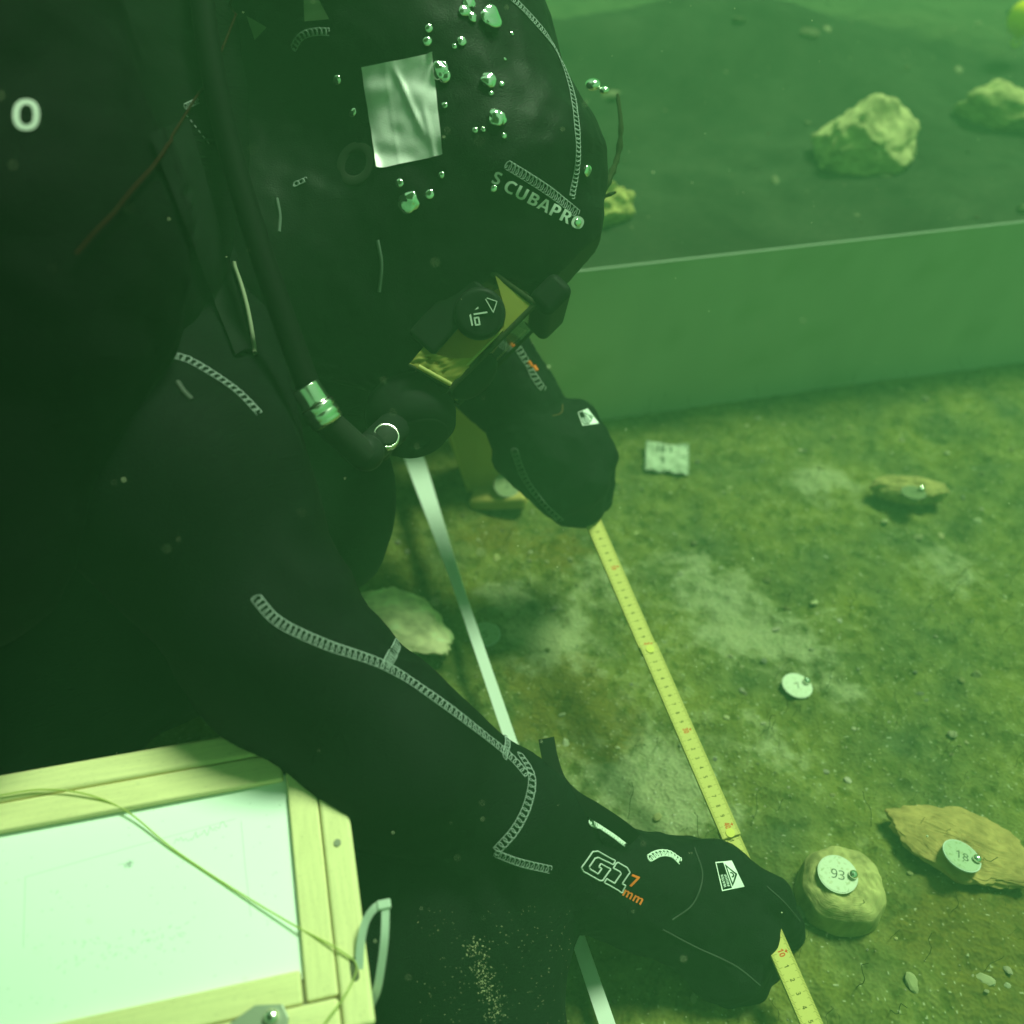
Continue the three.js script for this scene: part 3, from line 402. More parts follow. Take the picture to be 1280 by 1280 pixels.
// ---------------------------------------------------------------- things held, laid and left
// writing slate
{
  const A = V(0, 0, 0), cam = (px, py, d) => P(px, py, d), a = cam(422, 897, 0.78), b = cam(470, 1281, 0.66), c = cam(0, 972, 0.738);
  const vy = b.clone().sub(a).normalize(), L = b.distanceTo(a); const ux = c.clone().sub(a); ux.addScaledVector(vy, -ux.dot(vy)).normalize(); const nz = ux.clone().cross(vy).normalize(); if (nz.dot(CF) > 0) nz.negate();
  const wx = vy.clone().negate();   // up along the right edge
  const xr = ux.clone().negate();   // to the right along the top
  const WID = 0.36, HEI = L, s = thing('writing_slate', 'white writing slate in a cream frame leaning in the lower corner', 'slate', b);
  const zz = xr.clone().cross(wx).normalize(); s.quaternion.setFromRotationMatrix(basis(xr, wx, zz, V(0, 0, 0))); s.updateMatrixWorld(true);   // x right, y up the board, z to us; origin at the lower right corner
  const cream = wet({ color: new THREE.Color().setRGB(0.80, 0.72, 0.42), roughness: 0.55, map: dataTex(256, 256, (u, v) => { const n = 0.96 + 0.025 * noise(u * 5, v * 5, 2) + 0.015 * noise(u * 40, v * 40, 5) - 0.22 * smooth(noise(u * 34, v * 34, 7), 0.78, 0.92); return [n, n, n * 0.98]; }, true) }), seamless = (w, h, d, x, y, z, r = 0.003) => { const g = new RoundedBoxGeometry(w, h, d, 3, Math.min(r, d * 0.45)); g.translate(x, y, z); return local(g); };
  const FW = 0.044;
  put('board', seamless(WID - 0.01, HEI - 0.01, 0.006, -WID / 2, HEI / 2, -0.006), std(0.7, 0.7, 0.66, 0.6), s);
  const pencil = canvasTex(1024, 700, (x) => {
    x.fillStyle = '#eef5f3'; x.fillRect(0, 0, 1024, 700); x.strokeStyle = 'rgba(110,122,118,0.38)'; x.lineWidth = 1.5; x.lineCap = 'round';
    const ln = (...q) => { x.beginPath(); x.moveTo(q[0], q[1]); for (let i = 2; i < q.length; i += 2) x.lineTo(q[i], q[i + 1]); x.stroke(); };
    ln(875, 140, 878, 300, 884, 470); ln(330, 190, 500, 168, 700, 145, 860, 128); ln(330, 190, 335, 420); x.lineWidth = 2;
    let px = 700, py = 175; for (let i = 0; i < 26; i++) { const nx = px + rr(2, 7), ny = 172 + rr(-18, 14) - i * 1.2; ln(px, py, nx, ny); px = nx; py = ny; }
    px = 560; for (let i = 0; i < 20; i++) { const nx = px + rr(-8, 12), ny = 215 + rr(-14, 14); ln(px, 210, nx, ny); px = nx; }
    for (let i = 0; i < 90; i++) { const ax = rr(200, 980), ay = rr(80, 640); ln(ax, ay, ax + rr(-5, 5), ay + rr(-5, 5)); }
    for (let i = 0; i < 70; i++) { const ax = 560 + rr(-180, 180), ay = 480 + rr(-50, 50); ln(ax, ay, ax + rr(-10, 10), ay + rr(-9, 9)); }
  });
  put('drawing_sheet', (() => { const g = new THREE.PlaneGeometry(WID - 2 * FW + 0.012, HEI - 2 * FW + 0.012, 24, 16); const p = g.attributes.position; for (let i = 0; i < p.count; i++) p.setZ(i, 0.0004 * noise(p.getX(i) * 12, p.getY(i) * 12, 1)); g.translate(-WID / 2, HEI / 2, -0.0012); g.computeVertexNormals(); return local(g); })(), wet({ map: pencil, roughness: 0.45 }), s);
  const half = FW / 2 - 0.0006;
  for (const [w, h, x, y, n] of [[half, HEI, -half / 2, HEI / 2, 'outer_rail'], [WID - half - 0.001, half, -half - 0.0005 - (WID - half) / 2, HEI - half / 2, 'outer_rail'], [WID - half - 0.001, half, -half - 0.0005 - (WID - half) / 2, half / 2, 'outer_rail']]) put(n, seamless(w, h, 0.012, x, y, 0, 0.0035), cream, s);
  for (const [w, h, x, y] of [[half, HEI - 2 * half - 0.002, -FW / 2 - half / 2, HEI / 2], [WID - FW - 0.002, half, -FW - 0.001 - (WID - FW) / 2, HEI - FW / 2 - half / 2], [WID - FW - 0.002, half, -FW - 0.001 - (WID - FW) / 2, FW / 2 + half / 2]]) put('inner_rail', seamless(w, h, 0.009, x, y, 0.0005, 0.002), cream, s);
  for (const [x, y] of [[-0.011, 0.123], [-0.011, 0.155]]) put('screw', (() => { const g = new THREE.CylinderGeometry(0.0026, 0.0026, 0.0012, 16); g.rotateX(Math.PI / 2); g.translate(x, y, 0.0064); return local(g); })(), std(0.24, 0.24, 0.18, 0.4, { metalness: 0.6 }), s);
  put('slot', (() => { const g = new THREE.CapsuleGeometry(0.0028, 0.010, 4, 12); g.scale(1, 1, 0.25); g.translate(-0.0095, 0.036, 0.0062); return local(g); })(), std(0.10, 0.10, 0.06, 0.8), s);
  const cl = put('clamp_plate', (() => { const h = new THREE.Shape(); h.moveTo(-0.024, 0); h.lineTo(-0.020, 0.010); h.lineTo(-0.004, 0.017); h.lineTo(0.013, 0.014); h.lineTo(0.016, 0.006); h.lineTo(0.012, -0.012); h.lineTo(-0.022, -0.012); const g = new THREE.ExtrudeGeometry(h, { depth: 0.003, bevelSize: 0.0008, bevelThickness: 0.0008, bevelSegments: 2 }); g.translate(-0.072, 0.009, 0.0068); return local(g); })(), std(0.32, 0.34, 0.27, 0.45, { metalness: 0.4 }), s);
  put('bolt', (() => { const g = new THREE.LatheGeometry([[0, 0.006], [0.003, 0.006], [0.0048, 0.004], [0.005, 0]].map((q) => new THREE.Vector2(...q)), 24); g.rotateX(Math.PI / 2); g.translate(-0.066, 0.017, 0.0105); return local(g); })(), chrome, cl);
  s.updateMatrixWorld(true);
  const onS = (x, y, z) => V(x, y, z).applyMatrix4(s.matrixWorld);
  const slatePt = (px, py, off) => { const r = ray(px, py), n = zz, o = onS(0, 0, off), t = o.clone().sub(CAM).dot(n) / r.dot(n); return CAM.clone().addScaledVector(r, t); };
  const cord = [[-40, 1000, 0.008], [0, 994, 0.0085], [50, 987, 0.0085], [105, 992, 0.008], [155, 1012, 0.004], [215, 1060, 0.0006], [290, 1110, 0.0006], [370, 1158, 0.004], [425, 1188, 0.0085], [446, 1206, 0.008], [440, 1228, 0.008], [424, 1255, 0.009], [408, 1276, 0.010], [395, 1300, 0.010]].map(([x, y, o]) => slatePt(x, y, o));
  tag(put('cord', tube(cord, 0.0007, 7, false, 8), phys(0.62, 0.68, 0.22, 0.5, { transmission: 0.6, thickness: 0 })), 'thin yellow cord lying in an arc across the white slate', 'cord');
  const tie = thing('cable_tie', 'translucent plastic cable tie looped through the edge of the slate', 'cable tie', slatePt(470, 1200, 0.004));
  const tp = [[449, 1218, 0.004], [451, 1180, 0.012], [458, 1150, 0.018], [470, 1134, 0.022], [480, 1130, 0.022]].map(([x, y, o]) => slatePt(x, y, o)), tq = [[482, 1134, 0.022], [481, 1170, 0.018], [477, 1205, 0.008], [471, 1238, -0.004], [464, 1255, -0.012]].map(([x, y, o]) => slatePt(x, y, o));
  const plast = phys(0.62, 0.70, 0.62, 0.35, { transmission: 0.35, thickness: 0 });
  const band = (pts, w) => { const c = new THREE.CatmullRomCurve3(pts), g = new THREE.BoxGeometry(1, 1, 1, 1, 24, 1), p = g.attributes.position; for (let i = 0; i < p.count; i++) { const u = p.getY(i) + 0.5, t = c.getTangent(u), sd = t.clone().cross(zz).normalize(), nn = sd.clone().cross(t).normalize(), q = c.getPoint(u).addScaledVector(sd, p.getX(i) * w).addScaledVector(nn, p.getZ(i) * 0.0013); p.setXYZ(i, q.x, q.y, q.z); } g.computeVertexNormals(); return g; };
  put('strip', band(tp, 0.0055), plast, tie); put('strip', band(tq, 0.0055), plast, tie);
  put('locking_head', (() => { const g = new RoundedBoxGeometry(0.0095, 0.0065, 0.005, 3, 0.0012); const q = slatePt(480, 1131, 0.022); g.applyMatrix4(basis(xr, wx, zz, q)); return g; })(), plast, tie);
}
// folding rule: flat yellow limbs with printed centimetres
{
  const a = P(728, 622, 1.175), b = P(1062, 1390, 0.83), dir = b.clone().sub(a).normalize(), up = V(0, 1, 0), side = dir.clone().cross(up).normalize(), nn = side.clone().cross(dir).normalize(), len = a.distanceTo(b);
  const fr = thing('folding_rule', 'yellow folding rule stretched between both gloves above the trench floor', 'ruler', a);
  fr.quaternion.setFromRotationMatrix(basis(side.clone(), nn, dir.clone().negate(), V(0, 0, 0))); fr.updateMatrixWorld(true);   // the rule runs along -z, its printed face up
  const segs = [[0, 0.215], [0.205, 0.42], [0.41, len]], yel = std(0.52, 0.44, 0.13, 0.5), Wd = 0.0205;
  const print = (k) => canvasTex(96, 1536, (c) => {
    c.fillStyle = '#c2b56c'; c.fillRect(0, 0, 96, 1536); const pm = 1536 / 0.21; c.textAlign = 'center';
    for (let m = 0; m < 210; m++) { const y = 1536 - m * pm / 1000; c.fillStyle = '#6a6226'; const l = m % 10 === 0 ? 26 : m % 5 === 0 ? 20 : 12; c.fillRect(0, y, l, 2.2); c.fillRect(96 - l, y, l, 2.2); }
    for (let q = 1; q < 21; q++) { const y = 1536 - q * pm / 100, dec = (q + k * 20) % 10 === 0; c.fillStyle = dec ? '#c0421c' : '#4c4618'; c.save(); c.translate(48, y); c.rotate(-Math.PI / 2); c.font = (dec ? 'bold 40' : 'bold 30') + 'px sans-serif'; c.fillText(String(dec ? (q + k * 20) : (q + k * 20) % 10), 0, 12); c.restore(); if (dec) { c.beginPath(); c.moveTo(18, y - 12); c.lineTo(30, y); c.lineTo(18, y + 12); c.fill(); } }
  });
  const prints = [0, 1].map(print);
  segs.forEach(([s0, s1], i) => {
    const l = s1 - s0, y = (i % 2) * 0.0033, body = new RoundedBoxGeometry(Wd, 0.003, l, 3, 0.0012); body.translate(0, y, -(s0 + s1) / 2);
    const limb = put('rule_limb', local(body), yel, fr);
    const t = prints[i % 2], face = new THREE.PlaneGeometry(Wd - 0.001, l - 0.002); face.rotateX(-Math.PI / 2); face.translate(0, y + 0.00158, -(s0 + s1) / 2);
    const uv = face.attributes.uv; for (let q = 0; q < uv.count; q++) uv.setY(q, uv.getY(q) * Math.min(1, l / 0.21));
    put('scale_print', local(face), wet({ map: t, roughness: 0.5 }), limb);
    if (i) { const h = new THREE.CylinderGeometry(0.0045, 0.0045, 0.0012, 18); h.translate(0, 0.0033 + 0.0018 , -s0 - 0.006); put('hinge_rivet', local(h), std(0.62, 0.55, 0.12, 0.45), fr); }
  });
}
// aluminium strip of the measuring frame
{
  const a = P(500, 520, 1.47), b = P(800, 1400, 0.83), n = 60, dir = b.clone().sub(a).normalize(), pos = [], idx = [];
  const st = thing('aluminium_strip', 'long straight bright aluminium strip passing under the diver\u2019s arm', 'metal strip', a.clone());
  for (let i = 0; i <= n; i++) {
    const u = i / n, c = a.clone().lerp(b, u), side = dir.clone().cross(CF).normalize().multiplyScalar(-1), tw = 0.12, wd = lerp(0.030, 0.0125, smooth(u, 0.0, 0.42)) + 0.0015 * smooth(u, 0.65, 0.95), w = side.clone().multiplyScalar(Math.cos(tw)).addScaledVector(CF, Math.sin(tw)), th = w.clone().cross(dir).normalize();
    for (const [x, y] of [[-0.5, 0.5], [0.5, 0.5], [0.5, -0.5], [-0.5, -0.5]]) { const q = c.clone().addScaledVector(w, x * wd).addScaledVector(th, y * 0.003); pos.push(q.x, q.y, q.z); }
    if (i) for (let k = 0; k < 4; k++) { const p = 4 * (i - 1) + k, q = 4 * (i - 1) + (k + 1) % 4; idx.push(p, q, p + 4, q, q + 4, p + 4); }
  }
  let g = new THREE.BufferGeometry(); g.setAttribute('position', new THREE.Float32BufferAttribute(pos, 3)); g.setIndex(idx); g = g.toNonIndexed(); g.computeVertexNormals();
  put('strip', g, std(0.80, 0.82, 0.78, 0.4, { side: THREE.DoubleSide }), st);
}
// stones
function rockGeo(sx, sy, sz, cuts, rough, sd) {
  const g = mergeVertices(new THREE.IcosahedronGeometry(1, 14).deleteAttribute('uv').deleteAttribute('normal')), p = g.attributes.position, pl = [];
  for (let i = 0; i < cuts; i++) pl.push([V(noise(sd, i * 3.1, 1), noise(sd, i * 2.7, 5), noise(sd, i * 4.3, 9)).normalize(), 0.62 + 0.28 * Math.abs(noise(sd, i, 17))]);
  for (let i = 0; i < p.count; i++) { const v = V(p.getX(i), p.getY(i), p.getZ(i)); for (const [n, d] of pl) { const e = v.dot(n) - d; if (e > 0) v.addScaledVector(n, -e * 0.92); } v.multiplyScalar(1 + rough * fbm(v.x * 1.7 + sd, v.y * 1.7, v.z * 1.7, 4) + rough * 0.25 * noise(v.x * 9, v.y * 9, v.z * 9 + sd)); p.setXYZ(i, v.x * sx, v.y * sy, v.z * sz); }
  g.computeVertexNormals(); return g;
}
const stoneMat = wet({ vertexColors: true, roughness: 0.95 });
function stone(name, label, pos, size, sd, tone, turn = 0, cuts = 9, rough = 0.2) {
  const g = rockGeo(...size, cuts, rough, sd); g.rotateY(turn); g.translate(pos.x, pos.y, pos.z);
  paint(g, (x, y, z) => { const n = fbm(x * 26, y * 26, z * 26, 3), m = noise(x * 90, y * 90, z * 90), k = 0.85 + 0.55 * n + 0.14 * m; return tone.map((t, i) => clamp(t * k * (i === 2 ? 0.95 : 1), 0.01, 0.9)); });
  const r = put(name, g, stoneMat); tag(r, label, 'stone'); return r;
}
{
  let q = G(1072, 200, SHEET_H); stone('stone', 'largest pale angular stone on the dark lake bed above the trench sheet', q.setY(SHEET_H + 0.03), [0.098, 0.075, 0.075], 3.3, [0.48, 0.43, 0.23], 0.4, 10, 0.17);
  q = G(1248, 152, SHEET_H); stone('stone', 'pale stone at the right edge, beyond the largest stone', q.setY(SHEET_H + 0.02), [0.085, 0.05, 0.06], 8.1, [0.42, 0.38, 0.19], -0.3, 9, 0.18);
  q = G(752, 268, SHEET_H); stone('stone', 'yellowish stone half hidden behind the front of the hood', q.setY(SHEET_H + 0.015), [0.05, 0.05, 0.045], 5.7, [0.48, 0.42, 0.16], 0.9, 8, 0.22);
  q = G(500, 796); stone('limestone_slab', 'flat cream limestone piece between the sleeve and the aluminium strip', q.setY(0.02), [0.078, 0.020, 0.052], 12.4, [0.90, 0.80, 0.52], -0.55, 5, 0.16);
}
// yellow float
{
  const c = P(1280, 23, 1.95), f = thing('float', 'yellow float hanging at the upper right corner', 'float', c);
  const g = new THREE.SphereGeometry(0.030, 28, 20); g.scale(1, 1.12, 1); put('float_body', local(g), std(0.80, 0.66, 0.03, 0.5), f);
  const ey = new THREE.TorusGeometry(0.008, 0.0025, 8, 18); ey.translate(0, -0.044, 0); put('eyelet', local(ey), std(0.7, 0.6, 0.05, 0.5), f);
}
// timbers
const woodTex = dataTex(256, 256, (u, v) => { const g = 0.5 + 0.5 * Math.sin(u * 60 + 6 * noise(u * 3, v * 1.2, 1) + 3 * noise(u * 12, v * 2, 4)), n = noise(u * 90, v * 6, 8); const k = 0.75 + 0.35 * g + 0.2 * n; return [sr(0.27 * k), sr(0.19 * k), sr(0.06 * k)]; }, true);
const bareGrain = dataTex(256, 256, (u, v) => { const n = 0.5 + 0.35 * noise(u * 9, v * 60, 3) + 0.25 * noise(u * 40, v * 40, 8); return [n, n, n]; });
const bareWood = new THREE.MeshPhysicalMaterial({ vertexColors: true, roughness: 0.95, specularIntensity: WET, bumpMap: bareGrain, bumpScale: 0.0004 });
const woodTone = (tone, sc = 1) => (x, y, z) => { const k = 0.9 + 0.35 * fbm(x * 22 * sc, y * 22 * sc, z * 22 * sc, 3) + 0.18 * noise(x * 120, y * 60, z * 120); return tone.map((t) => Math.max(0.01, t * k)); };
const woodMat = wet({ map: woodTex, bumpMap: woodTex, bumpScale: 0.003, roughness: 0.9 }), endMat = std(0.42, 0.33, 0.11, 0.9);
{
  const b = G(622, 600), top = P(578, 455, 1.36), ax = top.clone().sub(b).normalize(), L = b.distanceTo(top), px = V(1, 0, 0.25); px.addScaledVector(ax, -px.dot(ax)).normalize(); const pz = px.clone().cross(ax).normalize();
  const t = thing('timber_post', 'worn wooden post standing behind the left glove', 'wooden post', b);
  const g = new RoundedBoxGeometry(0.090, L + 0.06, 0.06, 4, 0.008), p = g.attributes.position; for (let i = 0; i < p.count; i++) { const y = p.getY(i); p.setX(i, p.getX(i) * (1 + 0.10 * noise(2, y * 12, 1)) + 0.004 * noise(y * 10, 2, 3)); p.setZ(i, p.getZ(i) + 0.004 * noise(p.getX(i) * 30, y * 8, 5)); }
  g.computeVertexNormals(); g.translate(0, L / 2, 0); g.applyMatrix4(basis(px, ax, pz, b)); put('shaft', paint(g, woodTone([0.66, 0.50, 0.15], 2)), bareWood, t);
  const ch = new RoundedBoxGeometry(0.088, 0.022, 0.04, 3, 0.007); ch.applyMatrix4(basis(px, V(0, 1, 0), px.clone().cross(V(0, 1, 0)), b.clone().add(V(0.003, 0.005, 0.045)))); put('foot_block', ch, endMat, t);
}
function driftwood(name, label, c, len, wid, hgt, turn, sd, tone = [0.34, 0.28, 0.11]) {
  const g = new THREE.SphereGeometry(1, 110, 64), p = g.attributes.position;
  for (let i = 0; i < p.count; i++) { let x = p.getX(i), y = p.getY(i), z = p.getZ(i); const k = 1 + 0.12 * noise(x * 1.6 + sd, y * 0.6, z * 1.6) + 0.04 * noise(x * 5, y * 3, z * 5 + sd); y = Math.sign(y) * Math.pow(Math.abs(y), 0.6); z *= 1 - 0.2 * Math.max(0, -x); p.setXYZ(i, x * len / 2 * k, y * hgt * (1 + 0.12 * noise(x * 2, sd, z * 2) + 0.10 * noise(x * 4, sd, z * 16) + 0.05 * noise(x * 9, sd, z * 45)), z * wid / 2 * k); }
  g.computeVertexNormals(); g.rotateY(turn); g.translate(c.x, c.y, c.z);
  return tag(put(name, paint(g, woodTone(tone)), bareWood), label, 'wood piece');
}
driftwood('wood_piece', 'flat brown wood piece with a pale disc, right of the round stake', G(1195, 1062).setY(0.012), 0.142, 0.084, 0.008, -0.42, 2.2, [0.34, 0.245, 0.09]);
driftwood('wood_piece', 'dim brown wood piece on the trench floor near the metal sheet', G(1132, 620).setY(0.012), 0.11, 0.045, 0.016, -0.15, 6.2);
{
  const c = G(1047, 1121).setY(0), s = thing('wooden_stake', 'round wooden stake end with a bright numbered disc beside the right glove', 'stake', c);
  const g = new THREE.LatheGeometry(new THREE.SplineCurve([[0, 0.040], [0.012, 0.0397], [0.024, 0.0385], [0.033, 0.0355], [0.0385, 0.029], [0.0415, 0.018], [0.043, -0.03]].map((q) => new THREE.Vector2(...q))).getPoints(40), 96), p = g.attributes.position;
  for (let i = 0; i < p.count; i++) { const a = Math.atan2(p.getZ(i), p.getX(i)), k = 1 + 0.05 * noise(Math.cos(a) * 1.4, Math.sin(a) * 1.4, p.getY(i) * 14); p.setX(i, p.getX(i) * k); p.setZ(i, p.getZ(i) * k); p.setY(i, p.getY(i) + 0.003 * noise(p.getX(i) * 40, 2, p.getZ(i) * 40) + 0.0012 * noise(p.getX(i) * 130, 2, p.getZ(i) * 130)); }
  g.computeVertexNormals(); put('stake_end', local(paint(g, woodTone([0.37, 0.33, 0.14]))), bareWood, s);
}
// numbered discs
function disc(label, px, py, y, r, text, tilt, turn, o = {}) {
  const c = G(px, py, y); if (o.lie) c.y = height(c.x, c.z) + 0.005; const t = thing('numbered_disc', label, 'tag', c); t.rotation.set(tilt[0], turn, tilt[1], 'YXZ'); t.updateMatrixWorld(true);
  const g = new THREE.CylinderGeometry(r, r, 0.0016, 40), tex = canvasTex(128, 128, (x) => { x.fillStyle = '#c4c7b4'; x.fillRect(0, 0, 128, 128); x.fillStyle = '#4a4e44'; x.font = '46px sans-serif'; x.textAlign = 'center'; x.fillText(text, 64, 82); for (let i = 0; i < 60; i++) { x.fillStyle = `rgba(${90 + 40 * rnd()},${96 + 30 * rnd()},60,${0.08 + 0.16 * rnd()})`; x.beginPath(); x.ellipse(rr(0, 128), rr(0, 128), rr(1, 9), rr(1, 5), rr(0, 3), 0, 6.3); x.fill(); } });
  put('plate', local(g), std(...(o.tone ?? [0.52, 0.54, 0.44]), 0.5), t);
  const f = new THREE.CircleGeometry(r * 0.94, 36); f.rotateX(-Math.PI / 2); f.translate(0, 0.0011, 0); put('number_print', local(f), wet({ map: tex, roughness: 0.5, color: new THREE.Color().setRGB(...(o.tint ?? [1, 1, 1])) }), t);
  if (o.pin !== false) { const h = new THREE.LatheGeometry([[0, 0.006], [0.0025, 0.0055], [0.0042, 0.0035], [0.0046, 0.0012], [0.002, 0.0004], [0.0016, -0.02]].map((q) => new THREE.Vector2(...q)), 18); h.translate(r * 0.72, 0.0018, -r * 0.1); put('nail', local(h), chrome, t); }
  return t;
}
disc('white numbered disc nailed on the round stake beside the right glove', 1047, 1093, 0.0425, 0.0195, '93', [0.05, -0.05], -0.25);
disc('greyish disc nailed on the flat brown wood piece', 1202, 1070, 0.027, 0.0195, '18', [-0.22, -0.15], -0.4, { tint: [0.62, 0.70, 0.62], tone: [0.45, 0.5, 0.44] });
disc('tilted white disc lying alone on the silt right of the rule', 998, 852, 0.004, 0.0185, '7', [0.05, -0.10], 0.3, { lie: true });
disc('dull disc partly behind the aluminium strip', 606, 791, 0.004, 0.020, '5', [0, 0.05], 0.1, { lie: true, tint: [0.55, 0.62, 0.55], tone: [0.4, 0.45, 0.4], pin: false });
disc('small pale disc at the foot of the wooden post', 634, 606, 0.03, 0.019, '2', [0.5, 0], 0.1, { tint: [0.45, 0.48, 0.36], tone: [0.36, 0.38, 0.28], pin: false });
disc('faint disc on the dim wood piece near the metal sheet', 1142, 616, 0.030, 0.017, '11', [-0.1, 0], 0.2, { tint: [0.26, 0.29, 0.2], tone: [0.16, 0.18, 0.12] });
// crumpled label
{
  const c = G(834, 572, 0.008), t = thing('paper_label', 'crumpled pale label with hand lettering lying near the metal sheet', 'label', c);
  const g = new THREE.PlaneGeometry(0.066, 0.062, 20, 16), p = g.attributes.position; g.rotateX(-Math.PI / 2 + 0.12); g.rotateY(-0.12);
  for (let i = 0; i < p.count; i++) p.setY(i, p.getY(i) + 0.004 * noise(p.getX(i) * 40, 1, p.getZ(i) * 40) + 0.003 * Math.abs(noise(p.getX(i) * 90, 3, p.getZ(i) * 90))); g.computeVertexNormals();
  const tex = canvasTex(192, 160, (x) => { x.fillStyle = '#a9b09c'; x.fillRect(0, 0, 192, 160); x.fillStyle = '#262a22'; x.font = 'bold 44px sans-serif'; x.fillText('IE T', 46, 52); x.font = 'bold 40px sans-serif'; x.fillText('2', 64, 120); x.strokeStyle = '#4a4f44'; x.lineWidth = 3; x.strokeRect(4, 4, 184, 152); x.beginPath(); x.moveTo(120, 90); x.lineTo(180, 74); x.moveTo(124, 130); x.lineTo(184, 118); x.stroke(); });
  put('label_sheet', local(g), wet({ map: tex, roughness: 0.6, side: THREE.DoubleSide }), t);
}
// water weed stem before the hood
{
  const t = thing('weed_stem', 'thin dark forked weed stem standing beyond the front of the hood', 'water plant', P(700, 340, 1.02));
  const main = [[690, 345, 1.0], [722, 300, 1.0], [738, 262, 1.0], [757, 232, 1.0], [772, 195, 1.01], [776, 160, 1.01], [772, 118, 1.02]].map((q) => P(...q)), side = [[738, 262, 1.0], [752, 248, 0.99], [770, 240, 0.985]].map((q) => P(...q));
  const taper = (pts, r0, r1) => { const g = tube(pts, 1, 7, false, 8), c = new THREE.CatmullRomCurve3(pts, false, 'centripetal'), p = g.attributes.position, per = 8, n = p.count / per; for (let i = 0; i < p.count; i++) { const u = Math.floor(i / per) / (n - 1), m = c.getPointAt(u), v = V(p.getX(i), p.getY(i), p.getZ(i)).sub(m).normalize().multiplyScalar(lerp(r0, r1, Math.abs(u)) * (1 + 0.35 * noise(u * 14, 2, 2))); p.setXYZ(i, m.x + v.x, m.y + v.y, m.z + v.z); } g.computeVertexNormals(); return g; };
  const dark = std(0.035, 0.04, 0.02, 0.8); put('stem', taper(main, 0.0062, 0.0016), dark, t); put('twig', taper(side, 0.0042, 0.0012), dark, t);
}
// air bubbles caught on the hood
{
  const list = [[585, 3, 8], [580, 14, 7], [590, 22, 6], [612, 22, 12], [536, 36, 4], [534, 52, 5], [577, 52, 5], [568, 58, 3], [550, 88, 10], [556, 96, 7], [610, 101, 9], [621, 148, 11], [594, 163, 4], [604, 162, 3], [556, 132, 4], [422, 100, 5], [442, 141, 6], [500, 229, 6], [511, 253, 13], [537, 243, 5], [552, 219, 4], [631, 74, 2], [640, 42, 2], [627, 105, 3], [614, 117, 3], [630, 170, 3], [617, 236, 4], [722, 278, 5], [732, 213, 8]];
  const mat = std(0.94, 0.95, 0.90, 0.06, { metalness: 1 });
  for (const [x, y, r] of list) {
    const c = hit(hoodF, x, y); if (!c) continue;
    const n = grad(hoodF, c, 0.004), m = r / 1440, g = new THREE.SphereGeometry(1, 36, 26), p = g.attributes.position, sd = rr(0, 50), st = r > 7 ? 0.22 : 0.06;
    for (let i = 0; i < p.count; i++) { const k = 1 + st * noise(p.getX(i) * 0.65 + sd, p.getY(i) * 0.65, p.getZ(i) * 0.65); p.setXYZ(i, p.getX(i) * k, p.getY(i) * k, p.getZ(i) * k); }
    g.scale(m * rr(0.85, 1.15), m * rr(0.85, 1.2), m * 0.45); g.rotateZ(rr(0, 3)); g.computeVertexNormals(); g.applyQuaternion(new THREE.Quaternion().setFromUnitVectors(V(0, 0, 1), n)); c.addScaledVector(n, m * 0.3); g.translate(c.x, c.y, c.z);
    tag(put('bubble', g, mat), 'shiny air bubble clinging to the black hood', 'bubble', 'air bubbles on the hood');
  }
  for (const [x, y, r] of [[741, 106, 9], [755, 113, 6]]) { const c = P(x, y, 1.0), g = new THREE.SphereGeometry(r / 1230, 20, 14); g.scale(1.1, 0.8, 1); g.translate(c.x, c.y, c.z); tag(put('bubble', g, mat), 'shiny air bubble floating beside the hood', 'bubble', 'air bubbles floating beside the hood'); }
}
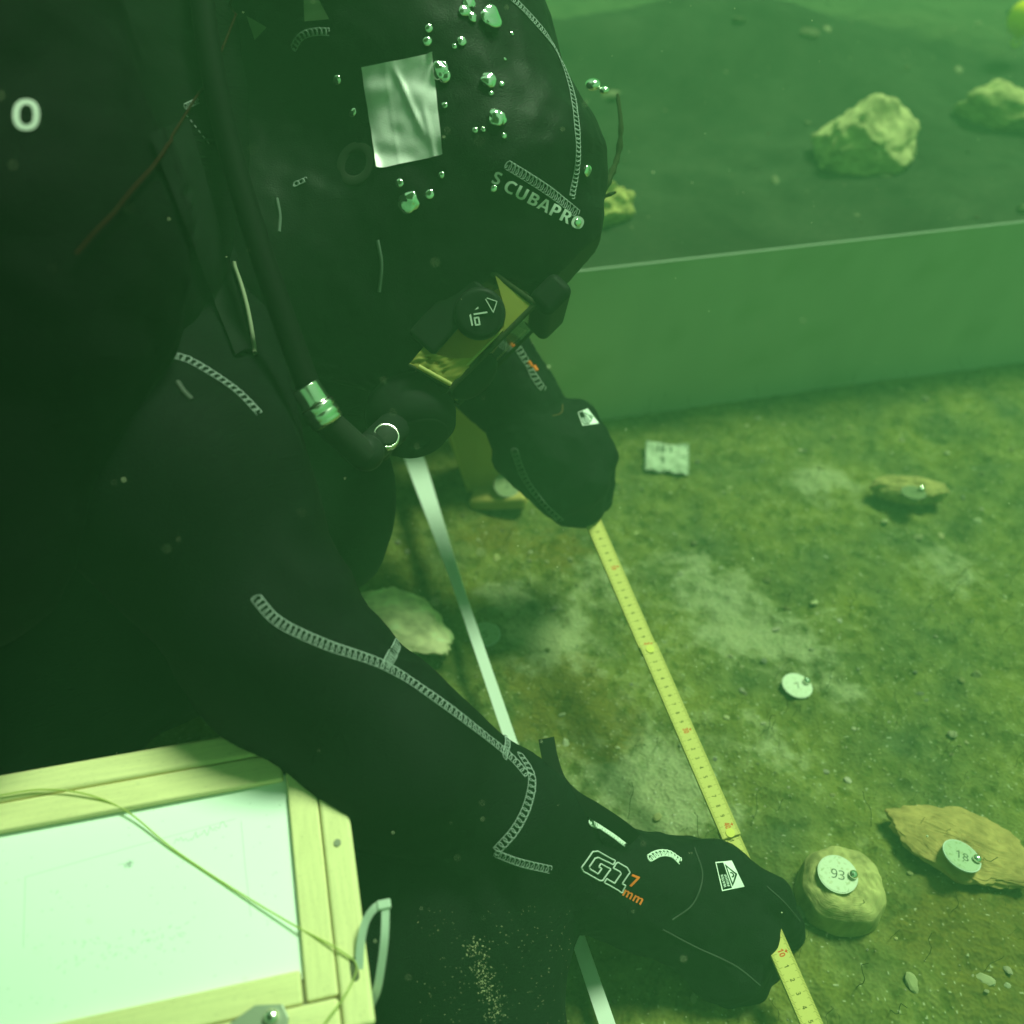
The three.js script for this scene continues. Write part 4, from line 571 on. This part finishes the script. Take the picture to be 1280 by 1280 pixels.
// ---------------------------------------------------------------- small stuff
function scatter(name, geo, mat, n, where, label) {
  const m = new THREE.InstancedMesh(geo, mat, n), M = new THREE.Matrix4(), c = new THREE.Color(); m.name = name; let k = 0;
  for (let i = 0; i < n; i++) { const w = where(i); if (!w) continue; m.setMatrixAt(k, M.compose(w.p, w.q, w.s)); if (w.c) m.setColorAt(k, c.setRGB(...w.c)); k++; }
  m.count = k; m.castShadow = m.receiveShadow = true; scene.add(m); return tag(m, label, null, null, 'stuff');
}
const turned = (a = 3) => new THREE.Quaternion().setFromEuler(new THREE.Euler(rr(-a, a), rr(-3.2, 3.2), rr(-a, a)));
{
  const peb = new THREE.IcosahedronGeometry(1, 1), pp = peb.attributes.position; for (let i = 0; i < pp.count; i++) { const k = 1 + 0.25 * noise(pp.getX(i) * 1.5, pp.getY(i) * 1.5, pp.getZ(i) * 1.5); pp.setXYZ(i, pp.getX(i) * k, pp.getY(i) * 0.6 * k, pp.getZ(i) * k); } peb.computeVertexNormals();
  scatter('pebbles', peb, std(1, 1, 1, 0.9), 1300, () => { const x = rr(-0.55, 1.0), z = rr(-1.42, -0.1), s = 0.001 + 0.0055 * Math.pow(rnd(), 6), k = rr(0.10, 0.36); return { p: V(x, height(x, z) + s * 0.2, z), q: turned(0.5), s: V(s * rr(0.8, 1.7), s * rr(0.6, 1), s), c: [k, k * rr(0.88, 1), k * rr(0.4, 0.7)] }; }, 'small pebbles and shell bits scattered over the trench floor');
  scatter('rubble', peb, std(1, 1, 1, 0.95), 260, () => { const x = rr(-0.3, 1.6), z = rr(-2.6, -1.35), q = V(x - A0.x, 0, z - A0.z); if (q.dot(outward) < 0.03) return null; const s = 0.002 + 0.014 * Math.pow(rnd(), 6), k = rr(0.05, 0.22); return { p: V(x, bedAt(x, z) + s * 0.2, z), q: turned(0.5), s: V(s * rr(0.8, 1.7), s * rr(0.6, 1), s), c: [k, k * 0.95, k * 0.6] }; }, 'small rubble scattered over the dark lake bed');
  const strand = (() => { const pts = []; for (let i = 0; i <= 6; i++) pts.push(V(0.12 * Math.sin(i * 0.9) * i / 6, i / 6, 0.12 * Math.cos(i * 1.3) * i / 6)); return tube(pts, 0.008, 3); })();
  scatter('algae', strand, std(0.062, 0.066, 0.022, 0.9), 2600, () => { const a = rnd() < 0.6; let x = rr(-0.5, 0.95), z = rr(-1.42, -0.15); if (noise(x * 6, 40, z * 6) < -0.05 && rnd() < 0.8) return null; const l = a ? rr(0.008, 0.025) : rr(0.02, 0.05); return { p: V(x, height(x, z) - 0.001, z), q: turned(a ? 1.3 : 0.5), s: V(l, l, l) }; }, 'fine dark algae threads growing over the trench floor');
  const speck = new THREE.OctahedronGeometry(1, 0);
  scatter('silt', speck, std(0.6, 0.6, 0.42, 0.9), 420, () => { const s = rr(0.0003, 0.0008) * (rnd() < 0.1 ? 1.6 : 1); return { p: P(rr(-20, 1300), rr(-20, 1300), rr(0.42, 1.6)), q: turned(), s: V(s, s, s) }; }, 'silt specks drifting in the water');
  scatter('sediment', speck, std(0.38, 0.36, 0.22, 0.9), 480, () => { const u = rnd(), n = rnd() < 0.55; const x = n ? lerp(590, 622, u) + (rr(-1, 1) + rr(-1, 1)) * 9 : rr(520, 715), y = n ? lerp(1175, 1275, u) + rr(-6, 6) : rr(1130, 1280), q = hit(bodyF, x, y); if (!q) return null; const s = rr(0.0003, n ? 0.0009 : 0.0005); return { p: q, q: turned(), s: V(s, s * 0.6, s) }; }, 'grains of sediment settled on the dark leg of the wetsuit');
}
renderer.render(scene, camera);
